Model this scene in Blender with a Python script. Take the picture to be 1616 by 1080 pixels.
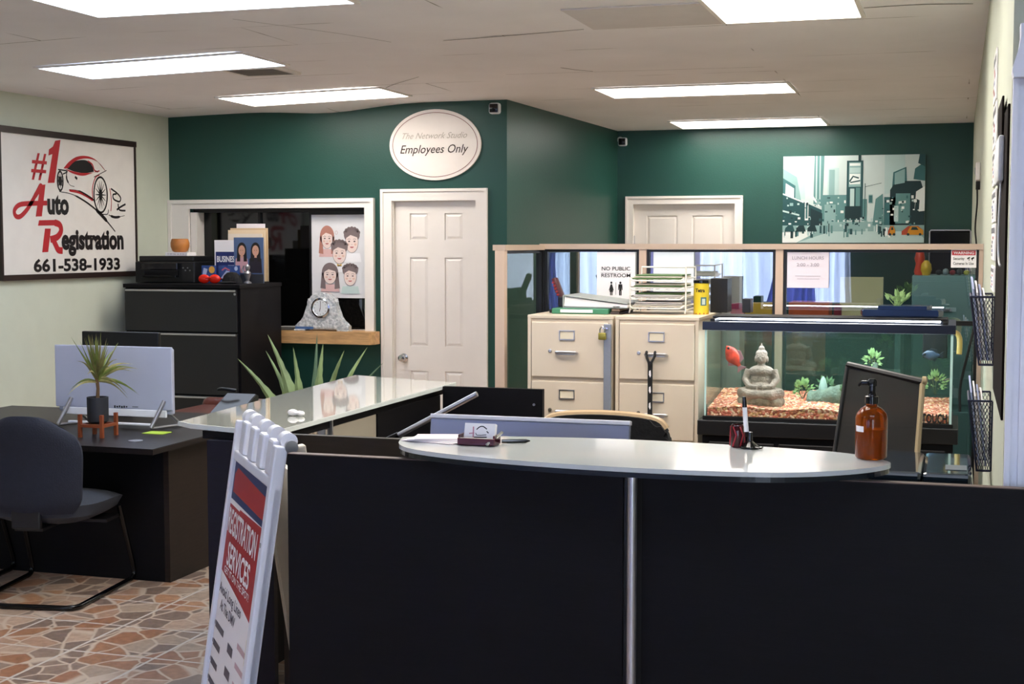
import bpy, bmesh, math, random
from mathutils import Vector, Matrix
random.seed(7)
R = math.radians
for o in list(bpy.data.objects): bpy.data.objects.remove(o)
SC = bpy.context.scene
COL = SC.collection

# ------------------------------------------------------------------ camera
cd = bpy.data.cameras.new('camera'); cam = bpy.data.objects.new('camera', cd); COL.objects.link(cam)
SC.camera = cam
cd.sensor_width = 36.0; cd.lens = 2244 / 1616 * 36; cd.clip_start = .05; cd.clip_end = 200
cam.location = (0, 0, 1.66)
cam.rotation_euler = (R(90) - math.atan(155 / 2244), 0, R(17.33))

# ------------------------------------------------------------------ world: daylight outside the shop front
w = bpy.data.worlds.new('daylight'); SC.world = w; w.use_nodes = True
bg = w.node_tree.nodes['Background']; bg.inputs[0].default_value = (.74, .84, 1, 1); bg.inputs[1].default_value = 8.0
SC.view_settings.view_transform = 'Standard'; SC.view_settings.look = 'None'
SC.view_settings.gamma = 1; SC.view_settings.use_curve_mapping = False
SC.view_settings.exposure = 0.85
SC.cycles.transparent_max_bounces = 24
LIGHT = 8.0        # ceiling diffuser strength

# ------------------------------------------------------------------ materials
def lin(h):
    h = h.lstrip('#'); v = [int(h[i:i+2], 16) / 255 for i in (0, 2, 4)]
    return tuple((c / 12.92 if c <= .04045 else ((c + .055) / 1.055) ** 2.4) for c in v) + (1,)
MC = {}
def M(name, col='#808080', rough=.5, metal=0, spec=.5, bump=0, bscale=40, var=0, vscale=6, emit=None, es=0, trans=0, ior=1.45, alpha=1, coat=0, stretch=None):
    if name in MC: return MC[name]
    m = bpy.data.materials.new(name); m.use_nodes = True; MC[name] = m
    nt = m.node_tree; p = nt.nodes['Principled BSDF']
    c = lin(col)
    p.inputs['Base Color'].default_value = c; p.inputs['Roughness'].default_value = rough
    p.inputs['Metallic'].default_value = metal; p.inputs['Specular IOR Level'].default_value = spec
    p.inputs['IOR'].default_value = ior; p.inputs['Transmission Weight'].default_value = trans
    p.inputs['Alpha'].default_value = alpha; p.inputs['Coat Weight'].default_value = coat
    tc = nt.nodes.new('ShaderNodeTexCoord'); src = tc.outputs['Object']
    if stretch:
        mp = nt.nodes.new('ShaderNodeMapping'); mp.inputs['Scale'].default_value = stretch
        nt.links.new(src, mp.inputs[0]); src = mp.outputs[0]
    n = nt.nodes.new('ShaderNodeTexNoise'); n.inputs['Scale'].default_value = vscale; n.inputs['Detail'].default_value = 4
    nt.links.new(src, n.inputs['Vector'])
    v = var if var else .03
    r = nt.nodes.new('ShaderNodeValToRGB'); r.color_ramp.elements[0].position = .3; r.color_ramp.elements[1].position = .7
    r.color_ramp.elements[0].color = tuple(x * (1 - v) for x in c[:3]) + (1,)
    r.color_ramp.elements[1].color = tuple(min(1, x * (1 + v)) for x in c[:3]) + (1,)
    nt.links.new(n.outputs['Fac'], r.inputs[0]); nt.links.new(r.outputs[0], p.inputs['Base Color'])
    if bump:
        b = nt.nodes.new('ShaderNodeBump'); b.inputs['Strength'].default_value = bump; b.inputs['Distance'].default_value = .01
        n2 = nt.nodes.new('ShaderNodeTexNoise'); n2.inputs['Scale'].default_value = bscale; n2.inputs['Detail'].default_value = 3
        nt.links.new(src, n2.inputs['Vector']); nt.links.new(n2.outputs['Fac'], b.inputs['Height'])
        nt.links.new(b.outputs[0], p.inputs['Normal'])
    if emit:
        p.inputs['Emission Color'].default_value = lin(emit); p.inputs['Emission Strength'].default_value = es
    return m
def sheet_glass(name, tint, refl=.1, rough=.0, f0=1.5, haze=0):
    """thin pane: tinted see-through plus mirror reflection by fresnel"""
    if name in MC: return MC[name]
    m = bpy.data.materials.new(name); m.use_nodes = True; MC[name] = m; nt = m.node_tree
    for x in list(nt.nodes): nt.nodes.remove(x)
    out = nt.nodes.new('ShaderNodeOutputMaterial'); tr = nt.nodes.new('ShaderNodeBsdfTransparent'); tr.inputs[0].default_value = lin(tint)
    gl = nt.nodes.new('ShaderNodeBsdfGlossy'); gl.inputs['Roughness'].default_value = rough; gl.inputs[0].default_value = (1, 1, 1, 1)
    fr = nt.nodes.new('ShaderNodeFresnel'); ge = nt.nodes.new('ShaderNodeNewGeometry'); mr = nt.nodes.new('ShaderNodeMapRange'); mr.inputs[3].default_value = f0; mr.inputs[4].default_value = 1/f0; nt.links.new(ge.outputs['Backfacing'], mr.inputs[0]); nt.links.new(mr.outputs[0], fr.inputs[0])
    ad = nt.nodes.new('ShaderNodeMath'); ad.operation = 'ADD'; ad.use_clamp = True; ad.inputs[1].default_value = refl
    nt.links.new(fr.outputs[0], ad.inputs[0])
    mx = nt.nodes.new('ShaderNodeMixShader'); nt.links.new(ad.outputs[0], mx.inputs[0])
    base = tr
    if haze:
        di = nt.nodes.new('ShaderNodeBsdfDiffuse'); di.inputs[0].default_value = lin('#7fa89a')
        m2 = nt.nodes.new('ShaderNodeMixShader'); m2.inputs[0].default_value = haze
        nt.links.new(tr.outputs[0], m2.inputs[1]); nt.links.new(di.outputs[0], m2.inputs[2]); base = m2
    nt.links.new(base.outputs[0], mx.inputs[1]); nt.links.new(gl.outputs[0], mx.inputs[2]); nt.links.new(mx.outputs[0], out.inputs[0])
    return m

# ------------------------------------------------------------------ mesh builder
class MB:
    def __init__(s): s.bm = bmesh.new(); s.m = 0
    def _v(s, pts): return [s.bm.verts.new(p) for p in pts]
    def face(s, vs):
        try: f = s.bm.faces.new(vs); f.material_index = s.m; return f
        except ValueError: return None
    def poly(s, pts): s.face(s._v(pts)); return s
    def box(s, x0, x1, y0, y1, z0, z1, bev=0, M4=None, seg=2):
        x0, x1 = min(x0, x1), max(x0, x1); y0, y1 = min(y0, y1), max(y0, y1); z0, z1 = min(z0, z1), max(z0, z1)
        n0 = set(s.bm.verts) if bev or M4 else None
        v = s._v([(x0,y0,z0),(x1,y0,z0),(x1,y1,z0),(x0,y1,z0),(x0,y0,z1),(x1,y0,z1),(x1,y1,z1),(x0,y1,z1)])
        fs = [s.face([v[i] for i in q]) for q in ((0,3,2,1),(4,5,6,7),(0,1,5,4),(1,2,6,5),(2,3,7,6),(3,0,4,7))]
        if bev:
            ed = list({e for f in fs for e in f.edges})
            bmesh.ops.bevel(s.bm, geom=ed, offset=bev, segments=seg, affect='EDGES', profile=.5)
        if M4 is not None:
            nv = [x for x in s.bm.verts if x not in n0]; bmesh.ops.transform(s.bm, matrix=M4, verts=nv)
        return s
    def pane(s, x0, x1, y0, y1, z0, z1):
        if x0 == x1: return s.poly([(x0,y0,z0),(x0,y1,z0),(x0,y1,z1),(x0,y0,z1)])
        return s.poly([(x0,y0,z0),(x1,y0,z0),(x1,y0,z1),(x0,y0,z1)])
    def prism(s, pts, z0, z1, axis='z', bev=0):
        def mk(p, h): return {'z': (p[0], p[1], h), 'y': (p[0], h, p[1]), 'x': (h, p[0], p[1])}[axis]
        a = s._v([mk(p, z0) for p in pts]); b = s._v([mk(p, z1) for p in pts]); n = len(pts)
        fs = [s.face(a[::-1]), s.face(b)] + [s.face([a[i], a[(i+1) % n], b[(i+1) % n], b[i]]) for i in range(n)]
        if bev:
            ed = list({e for f in fs[:2] for e in f.edges}); bmesh.ops.bevel(s.bm, geom=ed, offset=bev, segments=2, affect='EDGES')
        return s
    def ring(s, c, u, v, r, n, ru=1, rv=1): return s._v([c + (u * math.cos(2*math.pi*i/n) * ru + v * math.sin(2*math.pi*i/n) * rv) * r for i in range(n)])
    def tube(s, path, r, n=10, closed=False, cap=True):
        P = [Vector(p) for p in path]; rr = r if isinstance(r, (list, tuple)) else [r] * len(P)
        rings = []; up = None
        for i, p in enumerate(P):
            if closed: t = (P[(i+1) % len(P)] - P[i-1])
            else: t = (P[min(i+1, len(P)-1)] - P[max(i-1, 0)])
            t.normalize()
            if up is None: up = Vector((0,0,1)) if abs(t.z) < .9 else Vector((1,0,0))
            u = (up - t * up.dot(t)); u = u.normalized() if u.length > 1e-6 else t.orthogonal().normalized(); up = u
            rings.append(s.ring(p, u, t.cross(u), rr[i], n))
        m = len(rings)
        for k in range(m if closed else m-1):
            a, b = rings[k], rings[(k+1) % m]
            for i in range(n): s.face([a[i], a[(i+1)%n], b[(i+1)%n], b[i]])
        if cap and not closed: s.face(rings[0][::-1]); s.face(rings[-1])
        return s
    def lathe(s, c, prof, n=24, axis='z', sx=1, sy=1):
        c = Vector(c); rings = []
        for r, h in prof:
            if axis == 'z': u, v, a = Vector((1,0,0)), Vector((0,1,0)), Vector((0,0,1))
            elif axis == 'y': u, v, a = Vector((1,0,0)), Vector((0,0,1)), Vector((0,-1,0))
            else: u, v, a = Vector((0,1,0)), Vector((0,0,1)), Vector((1,0,0))
            rings.append(s.ring(c + a*h, u, v, max(r, 1e-5), n, sx, sy))
        for a, b in zip(rings, rings[1:]):
            for i in range(n): s.face([a[i], a[(i+1)%n], b[(i+1)%n], b[i]])
        s.face(rings[0][::-1]); s.face(rings[-1]); return s
    def ell(s, c, r, n=12, rot=None):
        g = bmesh.ops.create_icosphere(s.bm, subdivisions=3 if n >= 12 else 2, radius=1)
        m = Matrix.Translation(c) @ (rot.to_4x4() if rot else Matrix()) @ Matrix.Diagonal((r[0], r[1], r[2], 1))
        bmesh.ops.transform(s.bm, matrix=m, verts=g['verts'])
        for f in {f for v in g['verts'] for f in v.link_faces}: f.material_index = s.m
        return s
    def mesh(s, name, smooth=False):
        bmesh.ops.recalc_face_normals(s.bm, faces=s.bm.faces)
        me = bpy.data.meshes.new(name); s.bm.to_mesh(me); s.bm.free()
        if smooth:
            for p in me.polygons: p.use_smooth = True
            try: me.set_sharp_from_angle(angle=R(40))
            except Exception: pass
        return me
class Frame:
    """flat drawing surface: origin, u, v; lift along the normal"""
    def __init__(s, o, u, v): s.o, s.u, s.v = Vector(o), Vector(u).normalized(), Vector(v).normalized(); s.n = s.u.cross(s.v)
    def p(s, a, b, d=.001): return s.o + s.u*a + s.v*b + s.n*d
def f_poly(mb, fr, pts, d=.001): mb.poly([fr.p(a, b, d) for a, b in pts])
def f_rect(mb, fr, a0, a1, b0, b1, d=.001): f_poly(mb, fr, [(a0,b0),(a1,b0),(a1,b1),(a0,b1)], d)
def f_ell(mb, fr, c, ra, rb, d=.001, n=24, rot=0):
    f_poly(mb, fr, [(c[0] + ra*math.cos(t)*math.cos(rot) - rb*math.sin(t)*math.sin(rot), c[1] + ra*math.cos(t)*math.sin(rot) + rb*math.sin(t)*math.cos(rot)) for t in [2*math.pi*i/n for i in range(n)]], d)
def f_ring(mb, fr, c, ra, rb, wd, d=.001, n=40):
    for i in range(n):
        t, u = 2*math.pi*i/n, 2*math.pi*(i+1)/n
        f_poly(mb, fr, [(c[0]+ra*math.cos(t), c[1]+rb*math.sin(t)), (c[0]+ra*math.cos(u), c[1]+rb*math.sin(u)), (c[0]+(ra-wd)*math.cos(u), c[1]+(rb-wd)*math.sin(u)), (c[0]+(ra-wd)*math.cos(t), c[1]+(rb-wd)*math.sin(t))], d)
def f_stroke(mb, fr, pts, wd, d=.001):
    """tapering brush stroke; wd number or list"""
    n = len(pts); W = wd if isinstance(wd, (list, tuple)) else [wd]*n; L, Rr = [], []
    for i in range(n):
        a, b = pts[max(i-1,0)], pts[min(i+1,n-1)]; dx, dy = b[0]-a[0], b[1]-a[1]; l = math.hypot(dx, dy) or 1
        nx, ny = -dy/l*W[i]/2, dx/l*W[i]/2; L.append((pts[i][0]+nx, pts[i][1]+ny)); Rr.append((pts[i][0]-nx, pts[i][1]-ny))
    for i in range(n-1): f_poly(mb, fr, [Rr[i], Rr[i+1], L[i+1], L[i]], d)
def curve(pts, k=6):
    """catmull-rom through points"""
    out = []; P = [pts[0]] + list(pts) + [pts[-1]]
    for i in range(1, len(P)-2):
        for j in range(k):
            t = j/k; out.append(tuple(.5*((2*P[i][q]) + (-P[i-1][q]+P[i+1][q])*t + (2*P[i-1][q]-5*P[i][q]+4*P[i+1][q]-P[i+2][q])*t*t + (-P[i-1][q]+3*P[i][q]-3*P[i+1][q]+P[i+2][q])*t**3) for q in range(len(pts[0]))))
    out.append(tuple(pts[-1])); return out

WM = {}
def setp(o, label=None, cat=None, group=None, kind=None):
    if label: o['label'] = label
    if cat: o['category'] = cat
    if group: o['group'] = group
    if kind: o['kind'] = kind
    return o
def thing(name, label, cat, loc=(0,0,0), rz=0, group=None):
    o = bpy.data.objects.new(name, None); COL.objects.link(o); o.empty_display_size = .05
    o.location = loc; o.rotation_euler = (0, 0, rz)
    WM[o.name] = Matrix.Translation(loc) @ Matrix.Rotation(rz, 4, 'Z')
    return setp(o, label, cat, group)
def obj(name, mb, mats, parent=None, smooth=False, label=None, local=False):
    """link mesh (built in world coordinates unless local) as ONE object"""
    me = mb.mesh(name, smooth) if isinstance(mb, MB) else mb
    if not isinstance(mats, (list, tuple)): mats = [mats]
    for m in mats: me.materials.append(m)
    o = bpy.data.objects.new(name, me); COL.objects.link(o)
    if parent is not None:
        o.parent = parent
        if not local: me.transform(WM[parent.name].inverted())
        WM[o.name] = WM[parent.name]
    else:
        vs = [v.co for v in me.vertices]; c = Vector(((min(v.x for v in vs)+max(v.x for v in vs))/2, (min(v.y for v in vs)+max(v.y for v in vs))/2, min(v.z for v in vs)))
        me.transform(Matrix.Translation(-c)); o.location = c; WM[o.name] = Matrix.Translation(c)
    if label: o['label'] = label
    return o
def tagged(name, mb, mats, label, cat, group=None, smooth=False):
    return setp(obj(name, mb, mats, None, smooth), label, cat, group)
def struct(name, mb, mats, smooth=False):
    return setp(obj(name, mb, mats, None, smooth), kind='structure')
def dup(o, dloc=(0,0,0), label=None, parent=None, group=None):
    c = o.copy(); COL.objects.link(c); c.parent = parent
    if parent is None: c.location = o.location + Vector(dloc); WM[c.name] = Matrix.Translation(dloc) @ WM[o.name]
    if label: c['label'] = label
    if group: c['group'] = group
    for ch in list(o.children): dup(ch, parent=c)
    return c
def text(s, fr, a, b, h, width=None, mat=None, parent=None, name='lettering', bold=0, shear=0, d=.0015, label=None, align='LEFT', spacing=1, extr=0):
    """lettering whose baseline starts at (a, b) on the frame; cap height h; optional total width"""
    cu = bpy.data.curves.new(name, 'FONT'); cu.body = s; cu.size = 1; cu.offset = bold; cu.shear = shear; cu.fill_mode = 'FRONT'; cu.resolution_u = 3
    cu.space_character = spacing; cu.extrude = extr
    t = bpy.data.objects.new(name, cu); COL.objects.link(t); bpy.context.view_layer.update()
    me = bpy.data.meshes.new_from_object(t.evaluated_get(bpy.context.evaluated_depsgraph_get()))
    bpy.data.objects.remove(t); bpy.data.curves.remove(cu)
    xs = [v.co.x for v in me.vertices]; x0, x1 = min(xs), max(xs)
    sy = h / .7; sx = (width / (x1-x0)) if width else sy
    W = (x1-x0)*sx; off = a if align == 'LEFT' else a - W/2 if align == 'CENTER' else a - W
    for v in me.vertices: v.co = fr.p(off + (v.co.x-x0)*sx, b + v.co.y*sy, d + v.co.z)
    return obj(name, me, mat, parent, label=label)
def facemat(o, u, n_at):
    pass

# shared materials
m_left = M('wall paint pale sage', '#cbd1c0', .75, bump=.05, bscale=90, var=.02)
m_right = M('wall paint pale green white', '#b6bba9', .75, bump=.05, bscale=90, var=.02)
m_green = M('wall paint deep green', '#1e483f', .38, spec=.5, bump=.08, bscale=70, var=.06, vscale=2)
m_white = M('white gloss paint', '#e9e3dc', .4, var=.02)
m_black = M('black laminate', '#08070b', .55, spec=.2, bump=.05, bscale=30, var=.25, vscale=8, stretch=(1, 1, 14))
m_bwood = M('espresso laminate', '#231b17', .45, spec=.3, bump=.05, bscale=30, var=.2, vscale=8, stretch=(1, 1, 10))
m_blk = M('black plastic', '#101012', .4)
m_gblk = M('glossy black plastic', '#08090c', .12)
m_steel = M('brushed steel', '#b9b9bd', .3, metal=.9)
m_chrome = M('chrome', '#d8d8d8', .12, metal=1)
m_paper = M('white paper', '#eeeaea', .7, var=.015)
m_ink = M('black ink', '#141414', .6)
m_red = M('red ink', '#b01c24', .5)
m_beige = M('beige file cabinet enamel', '#cfc0ab', .4, var=.02)
m_tan = M('tan partition rail', '#b39d8b', .45)
m_rubber = M('black rubber', '#0b0b0b', .7)

# ------------------------------------------------------------------ floor
def floor_mat():
    m = bpy.data.materials.new('flagstone print tile'); m.use_nodes = True; nt = m.node_tree; p = nt.nodes['Principled BSDF']; L = nt.links.new
    g = nt.nodes.new('ShaderNodeNewGeometry')
    wn = nt.nodes.new('ShaderNodeTexNoise'); wn.inputs['Scale'].default_value = 6; L(g.outputs['Position'], wn.inputs['Vector'])
    mp = nt.nodes.new('ShaderNodeMapping'); mp.inputs['Scale'].default_value = (1, .8, 1); mp.inputs['Rotation'].default_value = (0, 0, .5)
    av = nt.nodes.new('ShaderNodeVectorMath'); av.operation = 'MULTIPLY_ADD'; av.inputs[1].default_value = (.05, .05, 0)
    L(wn.outputs['Color'], av.inputs[0]); L(g.outputs['Position'], av.inputs[2]); L(av.outputs[0], mp.inputs[0])
    v1 = nt.nodes.new('ShaderNodeTexVoronoi'); v1.inputs['Scale'].default_value = 9; L(mp.outputs[0], v1.inputs['Vector'])
    v2 = nt.nodes.new('ShaderNodeTexVoronoi'); v2.feature = 'DISTANCE_TO_EDGE'; v2.inputs['Scale'].default_value = 9; L(mp.outputs[0], v2.inputs['Vector'])
    r1 = nt.nodes.new('ShaderNodeValToRGB'); L(v1.outputs['Color'], r1.inputs[0]); e = r1.color_ramp.elements
    r1.color_ramp.interpolation = 'CONSTANT'
    cols = ['#b8937a', '#a87a5c', '#998272', '#c2a48c', '#a37458', '#b49c86', '#bb8c6a', '#8a7466']
    e[0].color = lin(cols[0]); e[1].color = lin(cols[1]); e[1].position = .2
    for i, c in enumerate(cols[2:]): x = e.new(.3 + i*.08); x.color = lin(c)
    n2 = nt.nodes.new('ShaderNodeTexNoise'); n2.inputs['Scale'].default_value = 28; n2.inputs['Detail'].default_value = 6; L(g.outputs['Position'], n2.inputs['Vector'])
    mx = nt.nodes.new('ShaderNodeMix'); mx.data_type = 'RGBA'; mx.blend_type = 'OVERLAY'; mx.inputs[0].default_value = .4
    L(r1.outputs[0], mx.inputs[6]); L(n2.outputs['Fac'], mx.inputs[7])
    r2 = nt.nodes.new('ShaderNodeValToRGB'); r2.color_ramp.elements[0].position = .02; r2.color_ramp.elements[1].position = .07; L(v2.outputs['Distance'], r2.inputs[0])
    m2 = nt.nodes.new('ShaderNodeMix'); m2.data_type = 'RGBA'; L(r2.outputs[0], m2.inputs[0]); m2.inputs[6].default_value = lin('#d0bba6'); L(mx.outputs[2], m2.inputs[7])
    br = nt.nodes.new('ShaderNodeTexBrick'); br.offset = 0; br.inputs['Scale'].default_value = 1; br.inputs['Brick Width'].default_value = .39; br.inputs['Row Height'].default_value = .39
    br.inputs['Mortar Size'].default_value = .007; br.inputs['Mortar Smooth'].default_value = .1; br.inputs['Color1'].default_value = br.inputs['Color2'].default_value = (1,1,1,1); br.inputs['Mortar'].default_value = (0,0,0,1)
    mb = nt.nodes.new('ShaderNodeMapping'); mb.inputs['Location'].default_value = (3.04 + .39*20, -5.70 + .39*20, 0); L(g.outputs['Position'], mb.inputs[0]); L(mb.outputs[0], br.inputs['Vector'])
    m3 = nt.nodes.new('ShaderNodeMix'); m3.data_type = 'RGBA'; L(br.outputs['Color'], m3.inputs[0]); m3.inputs[6].default_value = lin('#d2c8bc'); L(m2.outputs[2], m3.inputs[7])
    L(m3.outputs[2], p.inputs['Base Color']); p.inputs['Roughness'].default_value = .32
    b = nt.nodes.new('ShaderNodeBump'); b.inputs['Strength'].default_value = .3; b.inputs['Distance'].default_value = .004; L(br.outputs['Color'], b.inputs['Height']); L(b.outputs[0], p.inputs['Normal'])
    return m
struct('floor', MB().box(-6.6, 2.75, -3.7, 14.2, -.1, 0), floor_mat())

# ------------------------------------------------------------------ ceiling (old plasterboard, slightly sagging)
def zc(x, y):
    z = 2.79
    if x < -4.2: z -= .028 * (-4.2 - x)
    if y > 10.7: z -= .016 * (y - 10.7)
    z -= .045 * math.exp(-((x + 4.9) / .45)**2 - ((y - 10.75) / .5)**2)
    return z
def ceil_mat():
    m = M('ceiling plasterboard', '#f0eef0', .9, bump=.15, bscale=25, var=.04, vscale=1.5); nt = m.node_tree; p = nt.nodes['Principled BSDF']
    ramp = [n for n in nt.nodes if n.type == 'VALTORGB'][0]; L = nt.links.new
    g = nt.nodes.new('ShaderNodeNewGeometry'); br = nt.nodes.new('ShaderNodeTexBrick'); br.offset = .5
    for k, v in (('Scale', 1), ('Brick Width', 2.44), ('Row Height', .68), ('Mortar Size', .004), ('Mortar Smooth', .3)): br.inputs[k].default_value = v
    mp = nt.nodes.new('ShaderNodeMapping'); mp.inputs['Location'].default_value = (1.16, -.65, 0); L(g.outputs['Position'], mp.inputs[0])
    L(mp.outputs[0], br.inputs['Vector']); n = nt.nodes.new('ShaderNodeTexNoise'); n.inputs['Scale'].default_value = 1.7; L(g.outputs['Position'], n.inputs['Vector'])
    r = nt.nodes.new('ShaderNodeValToRGB'); r.color_ramp.elements[0].position = .52; r.color_ramp.elements[1].position = .62; L(n.outputs['Fac'], r.inputs[0])
    mu = nt.nodes.new('ShaderNodeMath'); mu.operation = 'MULTIPLY'; L(br.outputs['Fac'], mu.inputs[0]); L(r.outputs[0], mu.inputs[1])
    mx = nt.nodes.new('ShaderNodeMix'); mx.data_type = 'RGBA'; L(mu.outputs[0], mx.inputs[0]); L(ramp.outputs[0], mx.inputs[6]); mx.inputs[7].default_value = lin('#6b6259'); L(mx.outputs[2], p.inputs['Base Color'])
    return m
mb = MB(); nx, ny = 60, 90; V = [[mb.bm.verts.new((-6.6 + 9.35*i/nx, -3.7 + 17.9*j/ny, zc(-6.6 + 9.35*i/nx, -3.7 + 17.9*j/ny))) for i in range(nx+1)] for j in range(ny+1)]
for j in range(ny):
    for i in range(nx): mb.face([V[j][i], V[j][i+1], V[j+1][i+1], V[j+1][i]])
for q in (((0,0),(nx,0),(nx,ny),(0,ny)),):
    t = [mb.bm.verts.new((-6.6 + 9.35*i/nx, -3.7 + 17.9*j/ny, 2.95)) for i, j in q]; mb.face(t)
struct('ceiling', mb, ceil_mat(), smooth=True)
# seams and cracks seen in the plasterboard
mc = M('dark crack line', '#4d453e', .9)
def crack(pts, wd, n): 
    mb = MB(); fr = Frame((0,0,0), (1,0,0), (0,-1,0)); f = curve(pts, 4)
    for (a, b) in zip(f, f[1:]):
        dx, dy = b[0]-a[0], b[1]-a[1]; l = math.hypot(dx, dy) or 1; nx_, ny_ = -dy/l*wd/2, dx/l*wd/2
        z = lambda p: zc(*p) - .0015
        mb.poly([(a[0]+nx_, a[1]+ny_, z(a)), (b[0]+nx_, b[1]+ny_, z(b)), (b[0]-nx_, b[1]-ny_, z(b)), (a[0]-nx_, a[1]-ny_, z(a))])
    struct(n, mb, mc)
crack([(-2.75,7.53),(-2.4,7.47),(-1.9,7.36)], .012, 'trim_1')
crack([(-.45,7.1),(-.2,7.08),(.05,7.13)], .014, 'trim_2')
crack([(-2.45,8.9),(-2.38,9.05),(-2.3,9.15)], .012, 'trim_3')
crack([(-3.5,9.1),(-3.9,9.56),(-4.1,9.9)], .006, 'trim_4')
crack([(-2.9,9.15),(-2.0,9.2),(-1.2,9.25)], .005, 'trim_5')
crack([(-3.5,6.5),(-3.2,7.1),(-3.05,7.5)], .005, 'trim_6')
mb = MB(); mb.box(-1.845, -1.165, 6.7, 7.35, 2.782, 2.7885); struct('trim_7', mb, M('beige cover board', '#d6d1d0', .85))

# ------------------------------------------------------------------ walls
H = 2.86
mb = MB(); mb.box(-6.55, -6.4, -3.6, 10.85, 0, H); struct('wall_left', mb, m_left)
mb = MB()   # wall with the service hatch and the employees' door
mb.box(-6.55, -6.2, 10.73, 10.87, 0, H).box(-6.2, -4.595, 10.73, 10.87, 0, .90).box(-6.2, -4.595, 10.73, 10.87, 1.955, H)
mb.box(-4.595, -4.36, 10.73, 10.87, 0, H).box(-4.36, -3.62, 10.73, 10.87, 2.03, H)
mb.box(-3.62, -3.39, 10.73, 10.87, 0, H); struct('wall_back', mb, m_green)
mb = MB(); mb.prism([(-3.39,10.73),(-3.143,13.5),(-3.143,13.62),(-3.28,13.62),(-3.52,10.87),(-3.39,10.87)], 0, H); struct('wall_side', mb, m_green)
mb = MB(); mb.box(-3.28, -2.985, 13.5, 13.62, 0, H).box(-2.985, -1.992, 13.5, 13.62, 2.045, H).box(-1.992, .26, 13.5, 13.62, 0, H); struct('wall_far', mb, m_green)
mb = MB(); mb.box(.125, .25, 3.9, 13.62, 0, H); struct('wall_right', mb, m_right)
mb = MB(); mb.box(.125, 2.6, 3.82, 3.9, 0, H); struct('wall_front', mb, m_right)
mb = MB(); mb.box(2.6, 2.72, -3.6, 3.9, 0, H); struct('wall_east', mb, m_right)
# street side: wall with three curtained windows and a glass door behind the photographer
WIN = [(-5.3, -3.4), (-3.25, -1.25), ]
mb = MB()
mb.box(-6.55, -5.3, -3.6, -3.48, 0, H).box(-5.3, -1.25, -3.6, -3.48, 2.3, H).box(-5.3, -1.25, -3.6, -3.48, 0, .45)
mb.box(-3.4, -3.25, -3.6, -3.48, .45, 2.3).box(-1.25, .9, -3.6, -3.48, 0, H).box(.9, 2.3, -3.6, -3.48, 2.3, H).box(.9, 2.3, -3.6, -3.48, 0, .2).box(2.3, 2.72, -3.6, -3.48, 0, H)
struct('wall_rear', mb, M('wall paint rear', '#5a5a5e', .75))
m_wg = sheet_glass('window glass', '#f4faff', 0)
m_alu = M('aluminium window frame', '#8c8c90', .35, metal=.7)
for k, (a, b) in enumerate(WIN + [(.9, 2.3)]):
    z0 = .45 if k < 2 else .2
    mb = MB(); 
    mb.box(a, a+.05, -3.58, -3.5, z0, 2.3).box(b-.05, b, -3.58, -3.5, z0, 2.3).box(a+.05, b-.05, -3.58, -3.5, z0, z0+.05).box(a+.05, b-.05, -3.58, -3.5, 2.25, 2.3).box((a+b)/2-.02, (a+b)/2+.02, -3.575, -3.505, z0+.05, 2.25)
    f = struct('window_%d' % (k+1), mb, m_alu); mb = MB(); mb.pane(a+.05, b-.05, -3.54, -3.54, z0+.05, 2.25); obj('window_pane', mb, m_wg, f)
    pd = bpy.data.lights.new('window_portal', 'AREA'); pd.shape = 'RECTANGLE'; pd.size = b-a; pd.size_y = 2.3-z0; pd.cycles.is_portal = True
    po = bpy.data.objects.new('window_portal', pd); COL.objects.link(po); po.location = ((a+b)/2, -3.62, (2.3+z0)/2); po.rotation_euler = (R(-90), 0, 0)
def curtain(x0, x1, z0, z1, y, mat, label, sweep=0):
    mb = MB(); n = int((x1-x0)/.018); zz = 14; rows = []
    for j in range(zz+1):
        t = j/zz; z = z1 + (z0-z1)*t; row = []
        for i in range(n+1):
            u = i/n; gather = 1 - .35*abs(sweep)*math.sin(math.pi*min(1, t*1.3)/1.3)
            x = x0 + (x1-x0)*(u*gather + (1-gather)*(1 if sweep > 0 else 0)) + .02*math.sin(t*5+u*9)
            row.append(mb.bm.verts.new((x, y + .035*math.sin(u*(x1-x0)*46 + 1.5*math.sin(u*7)), z)))
        rows.append(row)
    for a, b in zip(rows, rows[1:]):
        for i in range(n): mb.face([a[i], a[i+1], b[i+1], b[i]])
    return tagged('curtain', mb, mat, label, 'curtain', 'window curtains', True)
def cloth(name, col, tr):
    m = M(name, col, .8); nt = m.node_tree; p = nt.nodes['Principled BSDF']; o = nt.nodes['Material Output']
    t = nt.nodes.new('ShaderNodeBsdfTranslucent'); t.inputs[0].default_value = lin(col); mx = nt.nodes.new('ShaderNodeMixShader'); mx.inputs[0].default_value = tr
    nt.links.new(p.outputs[0], mx.inputs[1]); nt.links.new(t.outputs[0], mx.inputs[2]); nt.links.new(mx.outputs[0], o.inputs[0]); return m
m_cur = cloth('blue sheer curtain', '#8684cc', .5); m_cur2 = cloth('white sheer curtain', '#dfe4f8', .7)
def cdef(*a): curtain(*a)
curtain(-5.35, -3.36, .4, 2.38, -3.42, m_cur2, 'white sheer curtain covering the left shop window')
curtain(-3.30, -1.22, .4, 2.38, -3.42, m_cur2, 'white sheer curtain covering the middle shop window')
curtain(-5.35, -4.75, .4, 2.38, -3.33, m_cur, 'blue curtain at the far left end of the shop front', -1)
curtain(-4.25, -3.5, .4, 2.38, -3.33, m_cur, 'blue curtain at the right half of the left shop window', 1)
curtain(-3.30, -2.95, .4, 2.38, -3.33, m_cur, 'narrow blue curtain at the left of the middle shop window', -1)
curtain(-2.45, -1.65, .4, 2.38, -3.33, m_cur, 'blue curtain nearest the shop door', 1)
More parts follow.
